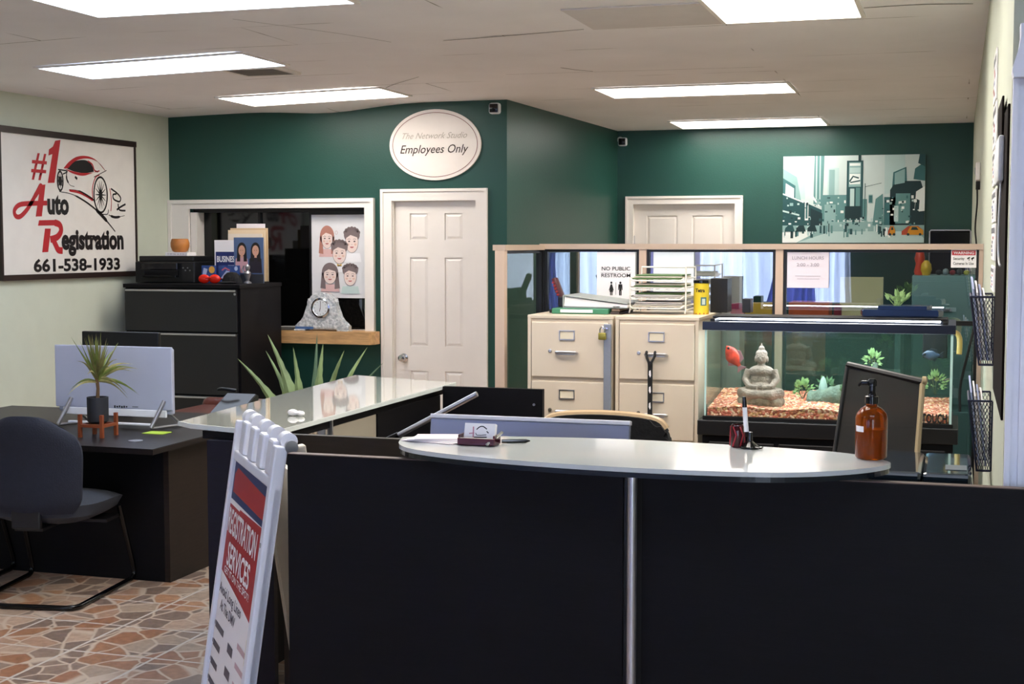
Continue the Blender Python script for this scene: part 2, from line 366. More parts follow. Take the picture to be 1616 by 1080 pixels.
for (a, b, lb) in ((-5.45, -3.36, 'thin curtain rod over the left shop window'), (-3.32, -1.2, 'thin curtain rod over the middle shop window')):
    tagged('curtain_rod', MB().tube([(a,-3.36,2.4),(b,-3.36,2.4)], .012), m_steel, lb, 'curtain rod', smooth=True)
mb = MB(); mb.box(-8, 4, -9, -3.7, -.12, -.02); struct('ground', mb, M('pavement outside', '#9a9892', .9, bump=.2))

# ------------------------------------------------------------------ doors and casings
def casing(mb, x0, x1, z1, y, wd=.09, t=.022, z0=0, full=False):
    mb.box(x0, x0+wd, y-t, y, z0, z1-wd).box(x1-wd, x1, y-t, y, z0, z1-wd).box(x0, x1, y-t, y, z1-wd, z1)
    mb.box(x0, x0+.022, y-t-.01, y-t, z0, z1).box(x1-.022, x1, y-t-.01, y-t, z0, z1).box(x0+.022, x1-.022, y-t-.01, y-t, z1-.022, z1)
def panel_door(mb, x0, x1, z1, y, cols, rows):
    """leaf with raised fields; y = front of the leaf"""
    mb.box(x0, x1, y+.012, y+.045, .01, z1)
    xs = sorted({x0, x1} | {c for q in cols for c in q}); zs = sorted({.01, z1} | {r for q in rows for r in q})
    for i in range(len(xs)-1):
        for j in range(len(zs)-1):
            cx_, cz_ = (xs[i]+xs[i+1])/2, (zs[j]+zs[j+1])/2
            hole = any(a < cx_ < b for a, b in cols) and any(a < cz_ < b for a, b in rows)
            if not hole: mb.box(xs[i], xs[i+1], y, y+.0125, zs[j], zs[j+1])
            else:
                a, b, c, d = xs[i], xs[i+1], zs[j], zs[j+1]; o = [(a,c),(b,c),(b,d),(a,d)]; k = .028
                q = [(a+k,c+k),(b-k,c+k),(b-k,d-k),(a+k,d-k)]; g = .007
                q0 = [(a+g,c+g),(b-g,c+g),(b-g,d-g),(a+g,d-g)]
                for n in range(4):
                    m_ = (n+1) % 4
                    mb.poly([(q0[n][0], y+.0115, q0[n][1]), (q0[m_][0], y+.0115, q0[m_][1]), (q[m_][0], y+.003, q[m_][1]), (q[n][0], y+.003, q[n][1])])
                mb.poly([(p[0], y+.003, p[1]) for p in q])
mb = MB(); panel_door(mb, -4.351, -3.632, 2.024, 10.765, [(-4.225,-4.068),(-3.925,-3.77)], [(.28,.63),(.83,1.55),(1.69,1.905)])
d1 = struct('door_1', mb, m_white)
mb = MB(); casing(mb, -4.455, -3.548, 2.10, 10.729, .095); mb.box(-4.36, -4.352, 10.73, 10.87, 0, 2.03).box(-3.628, -3.62, 10.73, 10.87, 0, 2.03).box(-4.352, -3.628, 10.73, 10.87, 2.026, 2.032); obj('door_frame', mb, m_white, d1)
mb = MB(); mb.lathe((-4.278, 10.763, .735), [(.034,0),(.034,.006),(.015,.012),(.012,.03),(.022,.038),(.03,.052),(.028,.066),(.012,.07)], 20, 'y'); obj('door_handle', mb, m_chrome, d1, True)
mb = MB(); mb.box(-3.66,-3.632,10.748,10.765,1.93,2.0); obj('door_bracket', mb, m_white, d1)
mb = MB(); panel_door(mb, -2.983, -1.994, 2.04, 13.535, [(-2.86,-2.56),(-2.42,-2.12)], [(.25,.8),(.95,1.93)])
d2 = struct('door_2', mb, m_white)
mb = MB(); casing(mb, -3.058, -1.93, 2.115, 13.499, .075); mb.box(-2.99,-2.984,13.5,13.62,0,2.045).box(-1.993,-1.988,13.5,13.62,0,2.045).box(-2.984,-1.993,13.5,13.62,2.041,2.046); obj('door_frame', mb, m_white, d2)
mb = MB(); mb.box(-2.99,-2.975,13.52,13.535,1.63,1.74); obj('hinge', mb, m_steel, d2)
# service hatch
mb = MB(); mb.box(-6.2, -4.595, 10.855, 10.865, .95, 1.955); hp = struct('window_4', mb, M('dark hatch glass', '#060606', .06, spec=.6))
mb = MB(); mb.box(-6.2, -4.595, 10.78, 10.86, 1.925, 1.955).box(-5.62, -5.6, 10.83, 10.855, .95, 1.925); obj('hatch_track', mb, m_blk, hp)
mb = MB()
mb.box(-6.397, -6.204, 10.70, 10.729, .95, 2.03).box(-4.595, -4.511, 10.70, 10.729, .95, 2.03).box(-6.204, -4.595, 10.70, 10.729, 1.955, 2.03)
mb.box(-6.397, -6.365, 10.688, 10.70, .95, 2.03).box(-4.54, -4.511, 10.688, 10.70, .95, 2.03).box(-6.365, -4.54, 10.688, 10.70, 2.0, 2.03)
mb.box(-6.204, -6.14, 10.73, 10.85, .95, 1.925); struct('trim_8', mb, m_white)
m_ply = M('light oak ledge', '#c39a6a', .45, var=.25, vscale=7, bump=.05, stretch=(1, 6, 6))
mb = MB(); mb.prism([(-6.38,10.55),(-4.50,10.55),(-4.462,10.59),(-4.462,10.69),(-4.595,10.728),(-6.38,10.728)], .848, .95); mb.box(-6.2,-4.596,10.728,10.853,.901,.95); struct('trim_9', mb, m_ply)
# casing of the opening at the right edge
m_lav = M('cool white gloss paint', '#dfe0ea', .35)
mb = MB(); mb.box(.126, .30, 3.79, 3.819, 0, 2.07).box(.126, .139, 3.775, 3.79, 0, 2.07).box(.158, .170, 3.782, 3.79, 0, 2.07)
prof = [(.126,2.07),(.122,2.085),(.124,2.10),(.130,2.12),(.136,2.14),(.140,2.17),(.139,2.20),(.30,2.20),(.30,2.07)]
mb.prism([(p[0] if p[0] > .12 else p[0], p[1]) for p in prof], 3.74, 3.819, 'y'); struct('trim_10', mb, m_lav)
mb = MB(); mb.box(-6.4,-6.385,-3.48,9.69,0,.09); struct('baseboard_left', mb, m_white)

# ------------------------------------------------------------------ ceiling lights
m_dif = M('fluorescent diffuser warm', '#ffffff', .6, emit='#fff7ee', es=LIGHT)
m_difc = M('fluorescent diffuser cool', '#ffffff', .6, emit='#d9e8ff', es=LIGHT*.8)
m_lf = M('light troffer frame', '#e6e2dc', .5)
def light(x0, x1, y0, y1, label, cool=False, tilt=0):
    z = min(zc(x0, y0), zc(x1, y0), zc(x0, y1), zc(x1, y1)) 
    t = thing('ceiling_light', label, 'ceiling light', ((x0+x1)/2, (y0+y1)/2, z-.03), group='fluorescent troffers')
    def slab(mb, a, b, c, d, lo, hi):   # follows the sloping ceiling
        v = mb._v([(a,c,zc(a,c)+lo),(b,c,zc(b,c)+lo),(b,d,zc(b,d)+lo),(a,d,zc(a,d)+lo),(a,c,zc(a,c)+hi),(b,c,zc(b,c)+hi),(b,d,zc(b,d)+hi),(a,d,zc(a,d)+hi)])
        for q in ((0,3,2,1),(4,5,6,7),(0,1,5,4),(1,2,6,5),(2,3,7,6),(3,0,4,7)): mb.face([v[i] for i in q])
    mb = MB(); k = .022
    slab(mb, x0-k, x0, y0-k, y1+k, -.014, -.002); slab(mb, x1, x1+k, y0-k, y1+k, -.014, -.002); slab(mb, x0, x1, y0-k, y0, -.014, -.002); slab(mb, x0, x1, y1, y1+k, -.014, -.002); obj('frame', mb, m_lf, t)
    mb = MB(); slab(mb, x0, x1, y0, y1, -.011, -.004); obj('diffuser', mb, m_difc if cool else m_dif, t)
light(-4.07, -2.70, 5.55, 6.19, 'long troffer cut by the top edge of the photo, nearest on the left', True)
light(-5.45, -4.05, 7.62, 8.2, 'bluish troffer above the wall sign, in front of the vent', True)
light(-5.30, -4.0, 9.6, 10.18, 'warm troffer above the service hatch')
light(-2.53, -1.16, 10.12, 10.76, 'warm troffer right of the corner camera')
light(-2.47, -1.15, 12.66, 13.3, 'farthest troffer, close to the far green wall')
light(-3.9, -2.53, 1.4, 2.0, 'added unseen troffer over the customer area, left of the camera', True)  # added lamp out of view, brightens the foreground
light(-.6, .77, 1.4, 2.0, 'added unseen troffer over the customer area, right above the camera', True)  # second added lamp out of view for the foreground
light(-1.14, -.475, 3.9, 5.26, 'added unseen troffer above the reception desk, out of the top of the photo')  # added lamp out of view, lifts the desk and file cabinets
light(-2.3, -1.63, 4.3, 5.66, 'added unseen troffer above the inner worktop, out of the top of the photo')  # added lamp out of view, placed to light the file cabinet fronts
light(-1.14, -.475, 5.95, 7.31, 'troffer running towards the camera, cut by the top edge on the right')
t = thing('ceiling_vent', 'small grey air vent behind the bluish troffer', 'vent', (-4.35, 8.45, zc(-4.35, 8.45)-.01))
z = zc(-4.5, 8.45)-.01
mb = MB(); mb.box(-4.55,-4.15,8.25,8.28,z,z+.025).box(-4.55,-4.15,8.6,8.63,z,z+.025).box(-4.55,-4.52,8.28,8.6,z,z+.025).box(-4.18,-4.15,8.28,8.6,z,z+.025); obj('frame', mb, m_lf, t)
for i in range(7):
    mb = MB(); y = 8.3 + i*.045; mb.box(-4.52,-4.18,y,y+.03,z+.002,z+.005, M4=None); obj('slat', mb, M('vent slat','#77716b',.6), t)

# ------------------------------------------------------------------ wall sign on the left
t = thing('wall_sign', 'big white sign with red car drawing and phone number on the left wall', 'sign', (-6.39, 9.3, 1.42))
x = -6.395
mb = MB(); mb.box(x, x+.02, 8.46, 10.15, 1.42, 2.462); obj('board', mb, M('sign vinyl', '#e6e2db', .35), t)
m_brn = M('dark brown sign frame', '#2a1c18', .4)
mb = MB(); mb.box(x, x+.035, 8.44, 10.17, 2.44, 2.485).box(x, x+.035, 8.44, 10.17, 1.40, 1.44).box(x, x+.03, 10.15, 10.168, 1.44, 2.44).box(x,x+.03,8.44,8.458,1.44,2.44); obj('frame', mb, m_brn, t)
# sign pixel map: zoom crop 950x1080, board from u=0..1.69 along y, v up.
F = Frame((x+.0205, 8.46, 1.42), (0,1,0), (0,0,1))
def su(px): return (px-12)/885*1.69
def sv(px, py):  # py in crop; top edge 55 at left to 135 at right; bottom 1010 to 975
    k = (px-12)/885; top = 55 + 80*k; bot = 1008 - 33*k
    return (bot-py)/(bot-top)*1.02 + .01
def S(pts): return [(su(a), sv(a, b)) for a, b in pts]
m_sr = M('sign red', '#b3232b', .4); m_sk = M('sign black', '#191415', .4)
T = lambda s, a, b, h, wd, mat, sh=0, bold=.02, name='lettering': text(s, F, su(a), sv(a, b), h, wd, mat, t, name, bold, sh)
T('#', 190, 348, .19, .19, m_sr, .15, .01)
mb = MB(); f_poly(mb, F, S([(345,112),(380,105),(335,388),(292,390),(325,200),(300,210),(304,170),(330,150)])); obj('numeral', mb, m_sr, t)
mb = MB()
f_stroke(mb, F, S(curve([(258,402),(215,470),(165,560),(120,612),(92,610),(85,575),(110,540),(160,528),(285,522)])), [.02,.05,.055,.05,.045,.04,.04]+[.035]*60, .0012)
f_poly(mb, F, S([(245,404),(277,400),(250,610),(212,612)]), .0014)
f_poly(mb, F, S([(232,636),(345,632),(345,668),(225,672)]), .0012)
f_stroke(mb, F, S(curve([(330,650),(362,665),(370,705),(345,745),(300,762)])), .05, .0015)
f_poly(mb, F, S([(268,690),(305,690),(285,845),(247,847)]), .0012)
f_stroke(mb, F, S(curve([(315,755),(335,800),(350,830),(378,835)])), .05, .0013)
obj('initial_letters', mb, m_sr, t)
T('uto', 286, 588, .15, su(425)-su(286), m_sk, 0, .045)
text('egistration', F, su(372), sv(372, 822), .145, su(806)-su(372), m_sk, t, 'lettering', .045)
text('661-538-1933', F, su(192), sv(192, 975), .088, su(776)-su(192), m_sk, t, 'lettering', .035)
mb = MB()
f_poly(mb, F, S(curve([(395,292),(430,250),(480,215),(540,206),(600,222),(650,262),(682,305)]) + curve([(682,300),(640,252),(590,228),(530,225),(470,245),(425,290)])), .0010)
f_poly(mb, F, S(curve([(400,290),(450,322),(520,338),(580,322),(640,298)]) + curve([(640,308),(570,318),(500,318),(440,305)])), .0010)
f_stroke(mb, F, S(curve([(560,240),(590,262),(605,300),(630,310)])), .012)
f_stroke(mb, F, S(curve([(430,436),(500,450),(560,480),(590,500)])), [.008]+[.018]*30)
f_stroke(mb, F, S(curve([(590,500),(588,420),(610,350),(640,330)])), .01)
f_stroke(mb, F, S(curve([(712,420),(722,500),(716,570)])), .008)
obj('car_body', mb, m_sr, t)
mb = MB()
f_poly(mb, F, S(curve([(412,288),(450,252),(510,234),(560,240),(590,272),(600,305)]) + curve([(600,310),(540,320),(470,312),(412,290)])), .0008)
def wheel(c, ra, rb, sp):
    f_ring(mb, F, (su(c[0]), sv(*c)), ra, rb, .016)
    for i in range(sp):
        a = 2*math.pi*i/sp; f_stroke(mb, F, [(su(c[0])+.02*math.cos(a), sv(*c)+.03*math.sin(a)), (su(c[0])+ra*.75*math.cos(a), sv(*c)+rb*.75*math.sin(a))], [.012,.003])
    f_ell(mb, F, (su(c[0]), sv(*c)), .024, .035)
wheel((645,462), .098, .145, 14); wheel((372,375), .042, .078, 8)
f_stroke(mb, F, S(curve([(365,445),(450,462),(540,510),(620,570),(690,640),(745,705)])), [.006]*8+[.014]*10+[.03]*6+[.01]*20)
f_stroke(mb, F, S(curve([(415,320),(415,360),(435,400),(465,410)])), [.01]*4+[.016]*6+[.004]*20)
f_stroke(mb, F, S([(470,345),(485,360)]), .02)
f_stroke(mb, F, S(curve([(360,300),(420,310),(390,330)])), .01)
f_stroke(mb, F, S(curve([(690,300),(650,320),(600,345)])), .006)
f_stroke(mb, F, S(curve([(720,420),(765,450),(790,480),(780,505),(740,490),(735,460),(760,455)])), .014)
f_stroke(mb, F, S(curve([(760,560),(790,540),(826,522)])), .016); f_stroke(mb, F, S(curve([(770,520),(780,560),(825,565)])), .014)
f_stroke(mb, F, S(curve([(700,595),(750,610),(818,598)])), [.006]*3+[.02]*6+[.004]*10)
f_stroke(mb, F, S(curve([(650,590),(690,590),(700,560)])), .008)
f_stroke(mb, F, S(curve([(430,430),(500,440),(585,488),(600,512)])), [.004]*6+[.012]*30)
obj('car_outline', mb, m_sk, t)

# ------------------------------------------------------------------ oval door sign
t = thing('oval_sign', 'white oval sign reading Employees Only above the white door', 'sign', (-3.987, 10.71, 2.165))
fo = Frame((-3.987, 10.709, 2.448), (1,0,0), (0,0,1))
mb = MB(); mb.prism([(-3.987+.388*math.cos(a), 2.448+.281*math.sin(a)) for a in [2*math.pi*i/64 for i in range(64)]], 10.71, 10.729, 'y'); obj('board', mb, M('oval sign face', '#ece4dc', .5), t)
mb = MB(); f_ring(mb, fo, (0,0), .362, .257, .005, .001, 64); obj('border_line', mb, M('oval border', '#8a5a58', .5), t)
text('The Network Studio', fo, .0, .05, .048, .55, M('faint grey script', '#b9b0a2', .6), t, 'script_lettering', 0, .45, align='CENTER')
text('Employees Only', fo, -.005, -.065, .066, .58, M('dark brown ink', '#3a2c22', .6), t, 'lettering', .004, .3, align='CENTER')

# ------------------------------------------------------------------ security cameras
def seccam(x, y, z, label, s=1):
    t = thing('security_camera', label, 'security camera', (x, y, z), group='small white security cameras')
    mb = MB(); mb.box(x-.045*s, x+.045*s, y-.05, y+.01, z, z+.085*s, .018*s); obj('housing', mb, M('camera white shell', '#cfd3d6', .4), t, True)
    mb = MB(); mb.box(x-.034*s, x+.034*s, y-.058, y-.049, z+.01*s, z+.075*s, .006); mb.lathe((x, y-.057, z+.043*s), [(.018*s,0),(.016*s,.004),(.008*s,.006)], 16, 'y'); obj('lens_face', mb, m_gblk, t, True)
    mb = MB(); mb.tube([(x-.02, y, z+.05), (x-.06*s, y+.05, z+.06), (x-.06*s, y+.12, z+.07)], .012); mb.lathe((x-.06*s, y+.125, z+.07), [(.03,0),(.03,.012)], 16, 'y'); obj('bracket', mb, M('camera white shell'), t, True)
seccam(-3.44, 10.60, 2.665, 'security camera on the near green corner beside the oval sign')
seccam(-3.06, 13.37, 2.59, 'security camera in the far green corner above the far door', .95)

# ------------------------------------------------------------------ city canvas
t = thing('canvas_print', 'teal monochrome city street canvas with yellow taxis on the far wall', 'picture', (-.92, 13.47, 1.69))
mb = MB(); mb.box(-1.556, -.285, 13.465, 13.498, 1.67, 2.47); obj('canvas', mb, M('canvas sky', '#c3d3d0', .6, var=.06, vscale=3), t)
fc = Frame((-1.556, 13.464, 1.67), (1,0,0), (0,0,1)); CW, CH = 1.271, .80
tones = ['#e3ebe8', '#b2cdca', '#86aaa8', '#5b8887', '#36686a', '#1e4a4d', '#0f3034', '#c98a1e', '#a8452a']
mats = [M('print tone %s' % c[1:], c, .6) for c in tones]
rnd = random.Random(3); mb = MB()
def cr(m, a0, a1, b0, b1, d): mb.m = m; f_rect(mb, fc, a0*CW, a1*CW, b0*CH, b1*CH, d)
def cp(m, pts, d): mb.m = m; f_poly(mb, fc, [(a*CW, b*CH) for a, b in pts], d)
cp(1, [(.0,.55),(.0,1),(.16,1),(.16,.5)], .0006); cp(2, [(.0,.5),(.0,.86),(.1,.76),(.14,.42)], .0008)
cr(1, .32, .40, .5, .86, .0006); cr(2, .33, .37, .5, .84, .0008)
cp(3, [(.22,.45),(.225,1),(.295,1),(.285,.42)], .0009); cr(1, .235, .245, .5, 1, .0011); cr(1, .262, .27, .5, 1, .0011)
cp(4, [(0,.35),(0,.75),(.09,.66),(.09,.35)], .0012); cp(0, [(.018,.56),(.02,.69),(.08,.63),(.08,.52)], .0014)
cp(5, [(0,.2),(0,.55),(.17,.46),(.28,.38),(.28,.2)], .0013); cp(0, [(0,.56),(.0,.575),(.15,.475),(.15,.46)], .0016); cp(1, [(0,.38),(.0,.36),(.12,.31),(.12,.33)], .0016)
cr(0, .16, .185, .26, .48, .0017); cr(4, .166, .18, .28, .46, .0019)
cp(6, [(.2,.2),(.2,.4),(.285,.34),(.285,.2)], .0016); cp(0, [(.2,.54),(.26,.42),(.27,.42),(.215,.55)], .0018)
cr(3, .28, .46, .2, .55, .0010); cr(2, .30, .38, .22, .44, .0013)
cr(5, .455, .57, .26, .94, .0016); cr(2, .47, .555, .64, .92, .0018); cr(0, .475, .55, .67, .79, .0020); cr(1, .475, .55, .80, .86, .0020); cr(0, .475, .55, .88, .91, .0020)
cr(6, .535, .555, .93, 1, .0017); cr(1, .48, .51, .42, .62, .0020); cr(3, .52, .55, .42, .63, .0020); cr(6, .445, .56, .27, .42, .0021)
cr(3, .565, .60, .25, .5, .0014); cr(2, .61, .64, .45, .55, .0018); cr(4, .613, .637, .46, .54, .002)
cp(3, [(.64,.2),(.66,.5),(.71,.56),(.72,.2)], .0012); cr(4, .72, .8, .2, .52, .0014)
cp(1, [(.72,.55),(.72,1),(.86,1),(.86,.6)], .0007)
cp(4, [(.77,.55),(.78,.8),(.87,.86),(.88,.55)], .0013); cp(2, [(.79,.66),(.79,.79),(.86,.84),(.86,.68)], .0015)
cp(6, [(.76,.6),(.80,.70),(.97,.70),(1,.55),(1,.2),(.76,.2)], .0014); cp(4, [(.92,.72),(.93,.84),(1,.92),(1,.7)], .0015); cp(5, [(.95,.9),(.96,1),(1,1),(1,.86)], .0016)
cp(3, [(.80,.22),(.80,.56),(.90,.56),(.90,.22)], .0018); cp(0, [(.82,.44),(.82,.47),(.87,.48),(.87,.45)], .0022); cr(1, .79, .82, .24, .42, .0021); cp(0, [(.93,.35),(.94,.58),(1,.64),(1,.36)], .0018); cp(6,[(.93,.35),(.94,.5),(.965,.48),(.96,.35)],.002)
f = [(.58,.68),(.585,.4)]
mb.m = 5; f_stroke(mb, fc, [(.585*CW,.3*CH),(.585*CW,.68*CH)], .006, .0022); f_stroke(mb, fc, [(.585*CW,.64*CH),(.70*CW,.68*CH)], .004, .0022); f_stroke(mb, fc, [(.475*CW,.70*CH),(.5*CW,.76*CH),(.54*CW,.74*CH)], .014, .0023); f_stroke(mb, fc, [(.48*CW,.69*CH),(.55*CW,.71*CH)], .012, .0023)
cp(2, [(0,0),(0,.24),(1,.24),(1,0)], .0011); cp(1, [(.1,0),(.35,.13),(.95,.13),(1,.05),(1,0)], .0013); cp(0, [(0,.0),(0,.12),(.14,.16),(.24,.12),(.1,0)], .0012)
for i in range(46):
    a = rnd.random()*.76; h = .05+.05*rnd.random(); b = .05+.08*rnd.random(); cr(rnd.choice([5,6,3,0,1]), a, a+.006+.014*rnd.random(), b, b+h, .0024+i*.00001)
for i in range(110):
    a = rnd.random()*.98; b = .18 + rnd.random()*(.34 if a < .44 or a > .7 else .1); cr(rnd.choice([0,1,2,4,5,6]), a, min(1,a+.005+.02*rnd.random()), b, b+.006+.03*rnd.random(), .0026+i*.00001)
for i in range(3): cp(6 if i else 5, [(.02+.08*i,.13),(.02+.08*i,.17),(.04+.08*i,.2),(.075+.08*i,.2),(.09+.08*i,.13)], .0037)
for a, s_ in ((.75,.05),(.845,.15)):
    cp(8, [(a,.09),(a,.13),(a+s_*.3,.19),(a+s_*.75,.19),(a+s_,.14),(a+s_,.09)], .0040); cp(7, [(a+s_*.25,.09),(a+s_*.3,.14),(a+s_*.4,.185),(a+s_*.7,.185),(a+s_,.14),(a+s_,.09)], .0042); cp(6, [(a+s_*.42,.145),(a+s_*.48,.178),(a+s_*.68,.178),(a+s_*.78,.145)], .0044)
    mb.m = 6; f_ell(mb, fc, ((a+s_*.3)*CW, .095*CH), .012, .012, .0045, 12); f_ell(mb, fc, ((a+s_*.85)*CW, .095*CH), .012, .012, .0045, 12)
obj('printed_street', mb, mats, t)
# dark framed screen low on the far wall
t = thing('television', 'dark screen with thin silver edge low on the far wall beside the canvas', 'television', (-.03, 13.43, 1.3))
mb = MB(); mb.box(-.235, .12, 13.40, 13.46, 1.3, 1.775, .01); obj('screen', mb, m_gblk, t)
mb = MB(); mb.tube([(-.235,13.395,1.3),(-.235,13.395,1.77),(-.225,13.395,1.782),(.105,13.395,1.782),(.118,13.395,1.77),(.118,13.395,1.3)], .007, 6); obj('silver_edge', mb, m_steel, t)
mb = MB(); mb.box(-.10,-.02,13.46,13.499,1.45,1.6); obj('mount', mb, m_blk, t)

# ------------------------------------------------------------------ caricature poster in the hatch
t = thing('caricature_poster', 'white poster with five drawn family faces in the service hatch', 'poster', (-4.86, 10.8, 1.21))
mb = MB(); mb.box(-5.112, -4.603, 10.80, 10.815, 1.213, 1.90); obj('sheet', mb, M('poster board', '#dcdcde', .5), t)
mb = MB(); mb.box(-5.13, -5.112, 10.79, 10.825, 1.2, 1.93).box(-5.112, -4.603, 10.79, 10.825, 1.90, 1.93); obj('frame', mb, m_blk, t)
fp = Frame((-5.112, 10.7995, 1.213), (1,0,0), (0,0,1))
pm = [M('drawing skin', '#dcb9a8', .7), M('drawing hair dark', '#7a6c6c', .7), M('drawing hair auburn', '#b07a6c', .7), M('drawing line', '#5a4a4a', .7), M('drawing lips', '#b86a68', .7), M('drawing blush cloth', '#d9b3b0', .7), M('drawing yellow', '#d9b25a', .7), M('drawing white', '#ececee', .7), M('drawing pale teal', '#bccfcc', .7), M('drawing pale skin', '#e6d2ca', .7)]
def px(a, b): return ((a-88)/435*.509, (690-b)/640*.687)   # from the 687x1080 crop
mb = MB()
def face(cx_, cy_, w_, h_, hair, sex, body, z):
    c = px(cx_, cy_); ra, rb = w_/435*.509/2*1.08, h_/640*.687/2*1.05
    mb.m = body; f_poly(mb, fp, [(c[0]-ra*1.5, c[1]-rb*2.0), (c[0]+ra*1.5, c[1]-rb*2.0), (c[0]+ra*1.25, c[1]-rb*1.15), (c[0]-ra*1.25, c[1]-rb*1.15)], z)
    mb.m = hair
    if sex == 'f':
        f_ell(mb, fp, (c[0], c[1]+rb*.25), ra*1.3, rb*1.15, z+.0003); f_poly(mb, fp, [(c[0]-ra*1.3, c[1]+rb*.3), (c[0]-ra*1.55, c[1]-rb*1.6), (c[0]-ra*.7, c[1]-rb*1.7), (c[0]-ra*.8, c[1])], z+.0003); f_poly(mb, fp, [(c[0]+ra*1.3, c[1]+rb*.3), (c[0]+ra*1.55, c[1]-rb*1.6), (c[0]+ra*.7, c[1]-rb*1.7), (c[0]+ra*.8, c[1])], z+.0003)
    else:
        f_ell(mb, fp, (c[0], c[1]+rb*.62), ra*1.25, rb*.75, z+.0003)
        for k in range(7): a = math.pi*(k+.5)/7; f_ell(mb, fp, (c[0]+ra*1.05*math.cos(a), c[1]+rb*(.75+.5*math.sin(a))), ra*.3, rb*.22, z+.0004, 10)
    mb.m = 3; f_ring(mb, fp, (c[0], c[1]-rb*.1), ra*1.02, rb*1.02, .0025, z+.0009, 28)
    mb.m = 9; f_ell(mb, fp, (c[0], c[1]-rb*.1), ra, rb, z+.0006)
    mb.m = hair; f_poly(mb, fp, [(c[0]-ra*.95, c[1]+rb*.3), (c[0]-ra*.2, c[1]+rb*.62), (c[0]+ra*.9, c[1]+rb*.38), (c[0]+ra*.7, c[1]+rb*.85), (c[0], c[1]+rb*1.0), (c[0]-ra*.75, c[1]+rb*.85)], z+.0012)
    for s_ in (-1, 1):
        mb.m = 3; f_ell(mb, fp, (c[0]+s_*ra*.42, c[1]), ra*.16, rb*.075, z+.0015, 12); f_stroke(mb, fp, [(c[0]+s_*ra*.2, c[1]+rb*.2), (c[0]+s_*ra*.45, c[1]+rb*.26), (c[0]+s_*ra*.68, c[1]+rb*.18)], .003, z+.0015)
        mb.m = 0; f_ell(mb, fp, (c[0]+s_*ra*.55, c[1]-rb*.3), ra*.2, rb*.12, z+.0013, 12)
    mb.m = 3; f_stroke(mb, fp, [(c[0]-ra*.1, c[1]-rb*.28), (c[0], c[1]-rb*.33), (c[0]+ra*.1, c[1]-rb*.28)], .002, z+.0016)
    mb.m = 4; f_poly(mb, fp, [(c[0]-ra*.35, c[1]-rb*.52), (c[0], c[1]-rb*.5), (c[0]+ra*.35, c[1]-rb*.52), (c[0]+ra*.15, c[1]-rb*.65), (c[0]-ra*.15, c[1]-rb*.65)], z+.0016)
face(208, 232, 78, 135, 2, 'f', 5, .0005); face(398, 255, 90, 150, 1, 'm', 7, .0010); face(303, 345, 95, 140, 1, 'm', 7, .0030); face(230, 510, 90, 125, 1, 'f', 5, .0050); face(385, 520, 88, 130, 1, 'm', 8, .0050)
mb.m = 6; c = px(303, 435); f_poly(mb, fp, [(c[0]-.02, c[1]+.01), (c[0]+.02, c[1]-.01), (c[0]+.02, c[1]+.01), (c[0]-.02, c[1]-.01)], .0075)
mb.m = 2; c = px(280, 188); f_ring(mb, fp, c, .012, .016, .002, .001, 12)
obj('drawing', mb, pm, t)

# ------------------------------------------------------------------ crystal mantel clock
t = thing('mantel_clock', 'cut crystal mantel clock on the oak ledge of the hatch', 'clock', (-4.95, 10.62, .95))
m_cry = M('cut crystal', '#e6f0f6', .06, spec=1, bump=.8, bscale=45, var=.45, vscale=45, coat=1, trans=.2)
cl = (-4.93, 10.62); hp_ = [(.238,.964),(.238,.992),(.205,1.004),(.175,1.025),(.15,1.06),(.136,1.10),(.130,1.15),(.128,1.19),(.108,1.205),(.098,1.232),(.07,1.252),(.035,1.263)]; prof = [(-a, b) for a, b in hp_] + [(0,1.266)] + hp_[::-1]
mb = MB(); mb.prism([(cl[0]+a, b) for a, b in prof], cl[1]-.04, cl[1]+.04, 'y', .012); obj('crystal_body', mb, m_cry, t)
mb = MB(); mb.box(cl[0]-.24, cl[0]-.14, cl[1]-.05, cl[1]+.05, .9505, .964, .004); obj('foot', mb, m_cry, t); mb = MB(); mb.box(cl[0]+.14, cl[0]+.24, cl[1]-.05, cl[1]+.05, .9505, .964, .004); obj('foot', mb, m_cry, t)
mb = MB(); mb.box(cl[0]-.23, cl[0]-.07, cl[1]-.046, cl[1]-.041, .964, .985); obj('blue_label', mb, M('blue label', '#4a6a9a', .5), t, label='small blue label')
mb = MB(); mb.lathe((cl[0], cl[1]-.04, 1.14), [(.082,0),(.082,.012),(.07,.016),(.066,.013)], 32, 'y'); cf = obj('bezel', mb, m_chrome, t, True)
mb = MB(); mb.lathe((cl[0], cl[1]-.0535, 1.14), [(.064,0),(.064,.001)], 32, 'y'); obj('dial', mb, M('clock dial', '#dfe3e6', .4), t)
fk = Frame((cl[0], cl[1]-.055, 1.14), (1,0,0), (0,0,1)); mb = MB(); f_stroke(mb, fk, [(0,-.01),(.002,.05)], .004); f_stroke(mb, fk, [(0,0),(-.006,-.03)], .005)
for i in range(12): a = math.pi*i/6; f_stroke(mb, fk, [(.048*math.cos(a), .048*math.sin(a)), (.056*math.cos(a), .056*math.sin(a))], .004)
obj('hands', mb, m_ink, t)

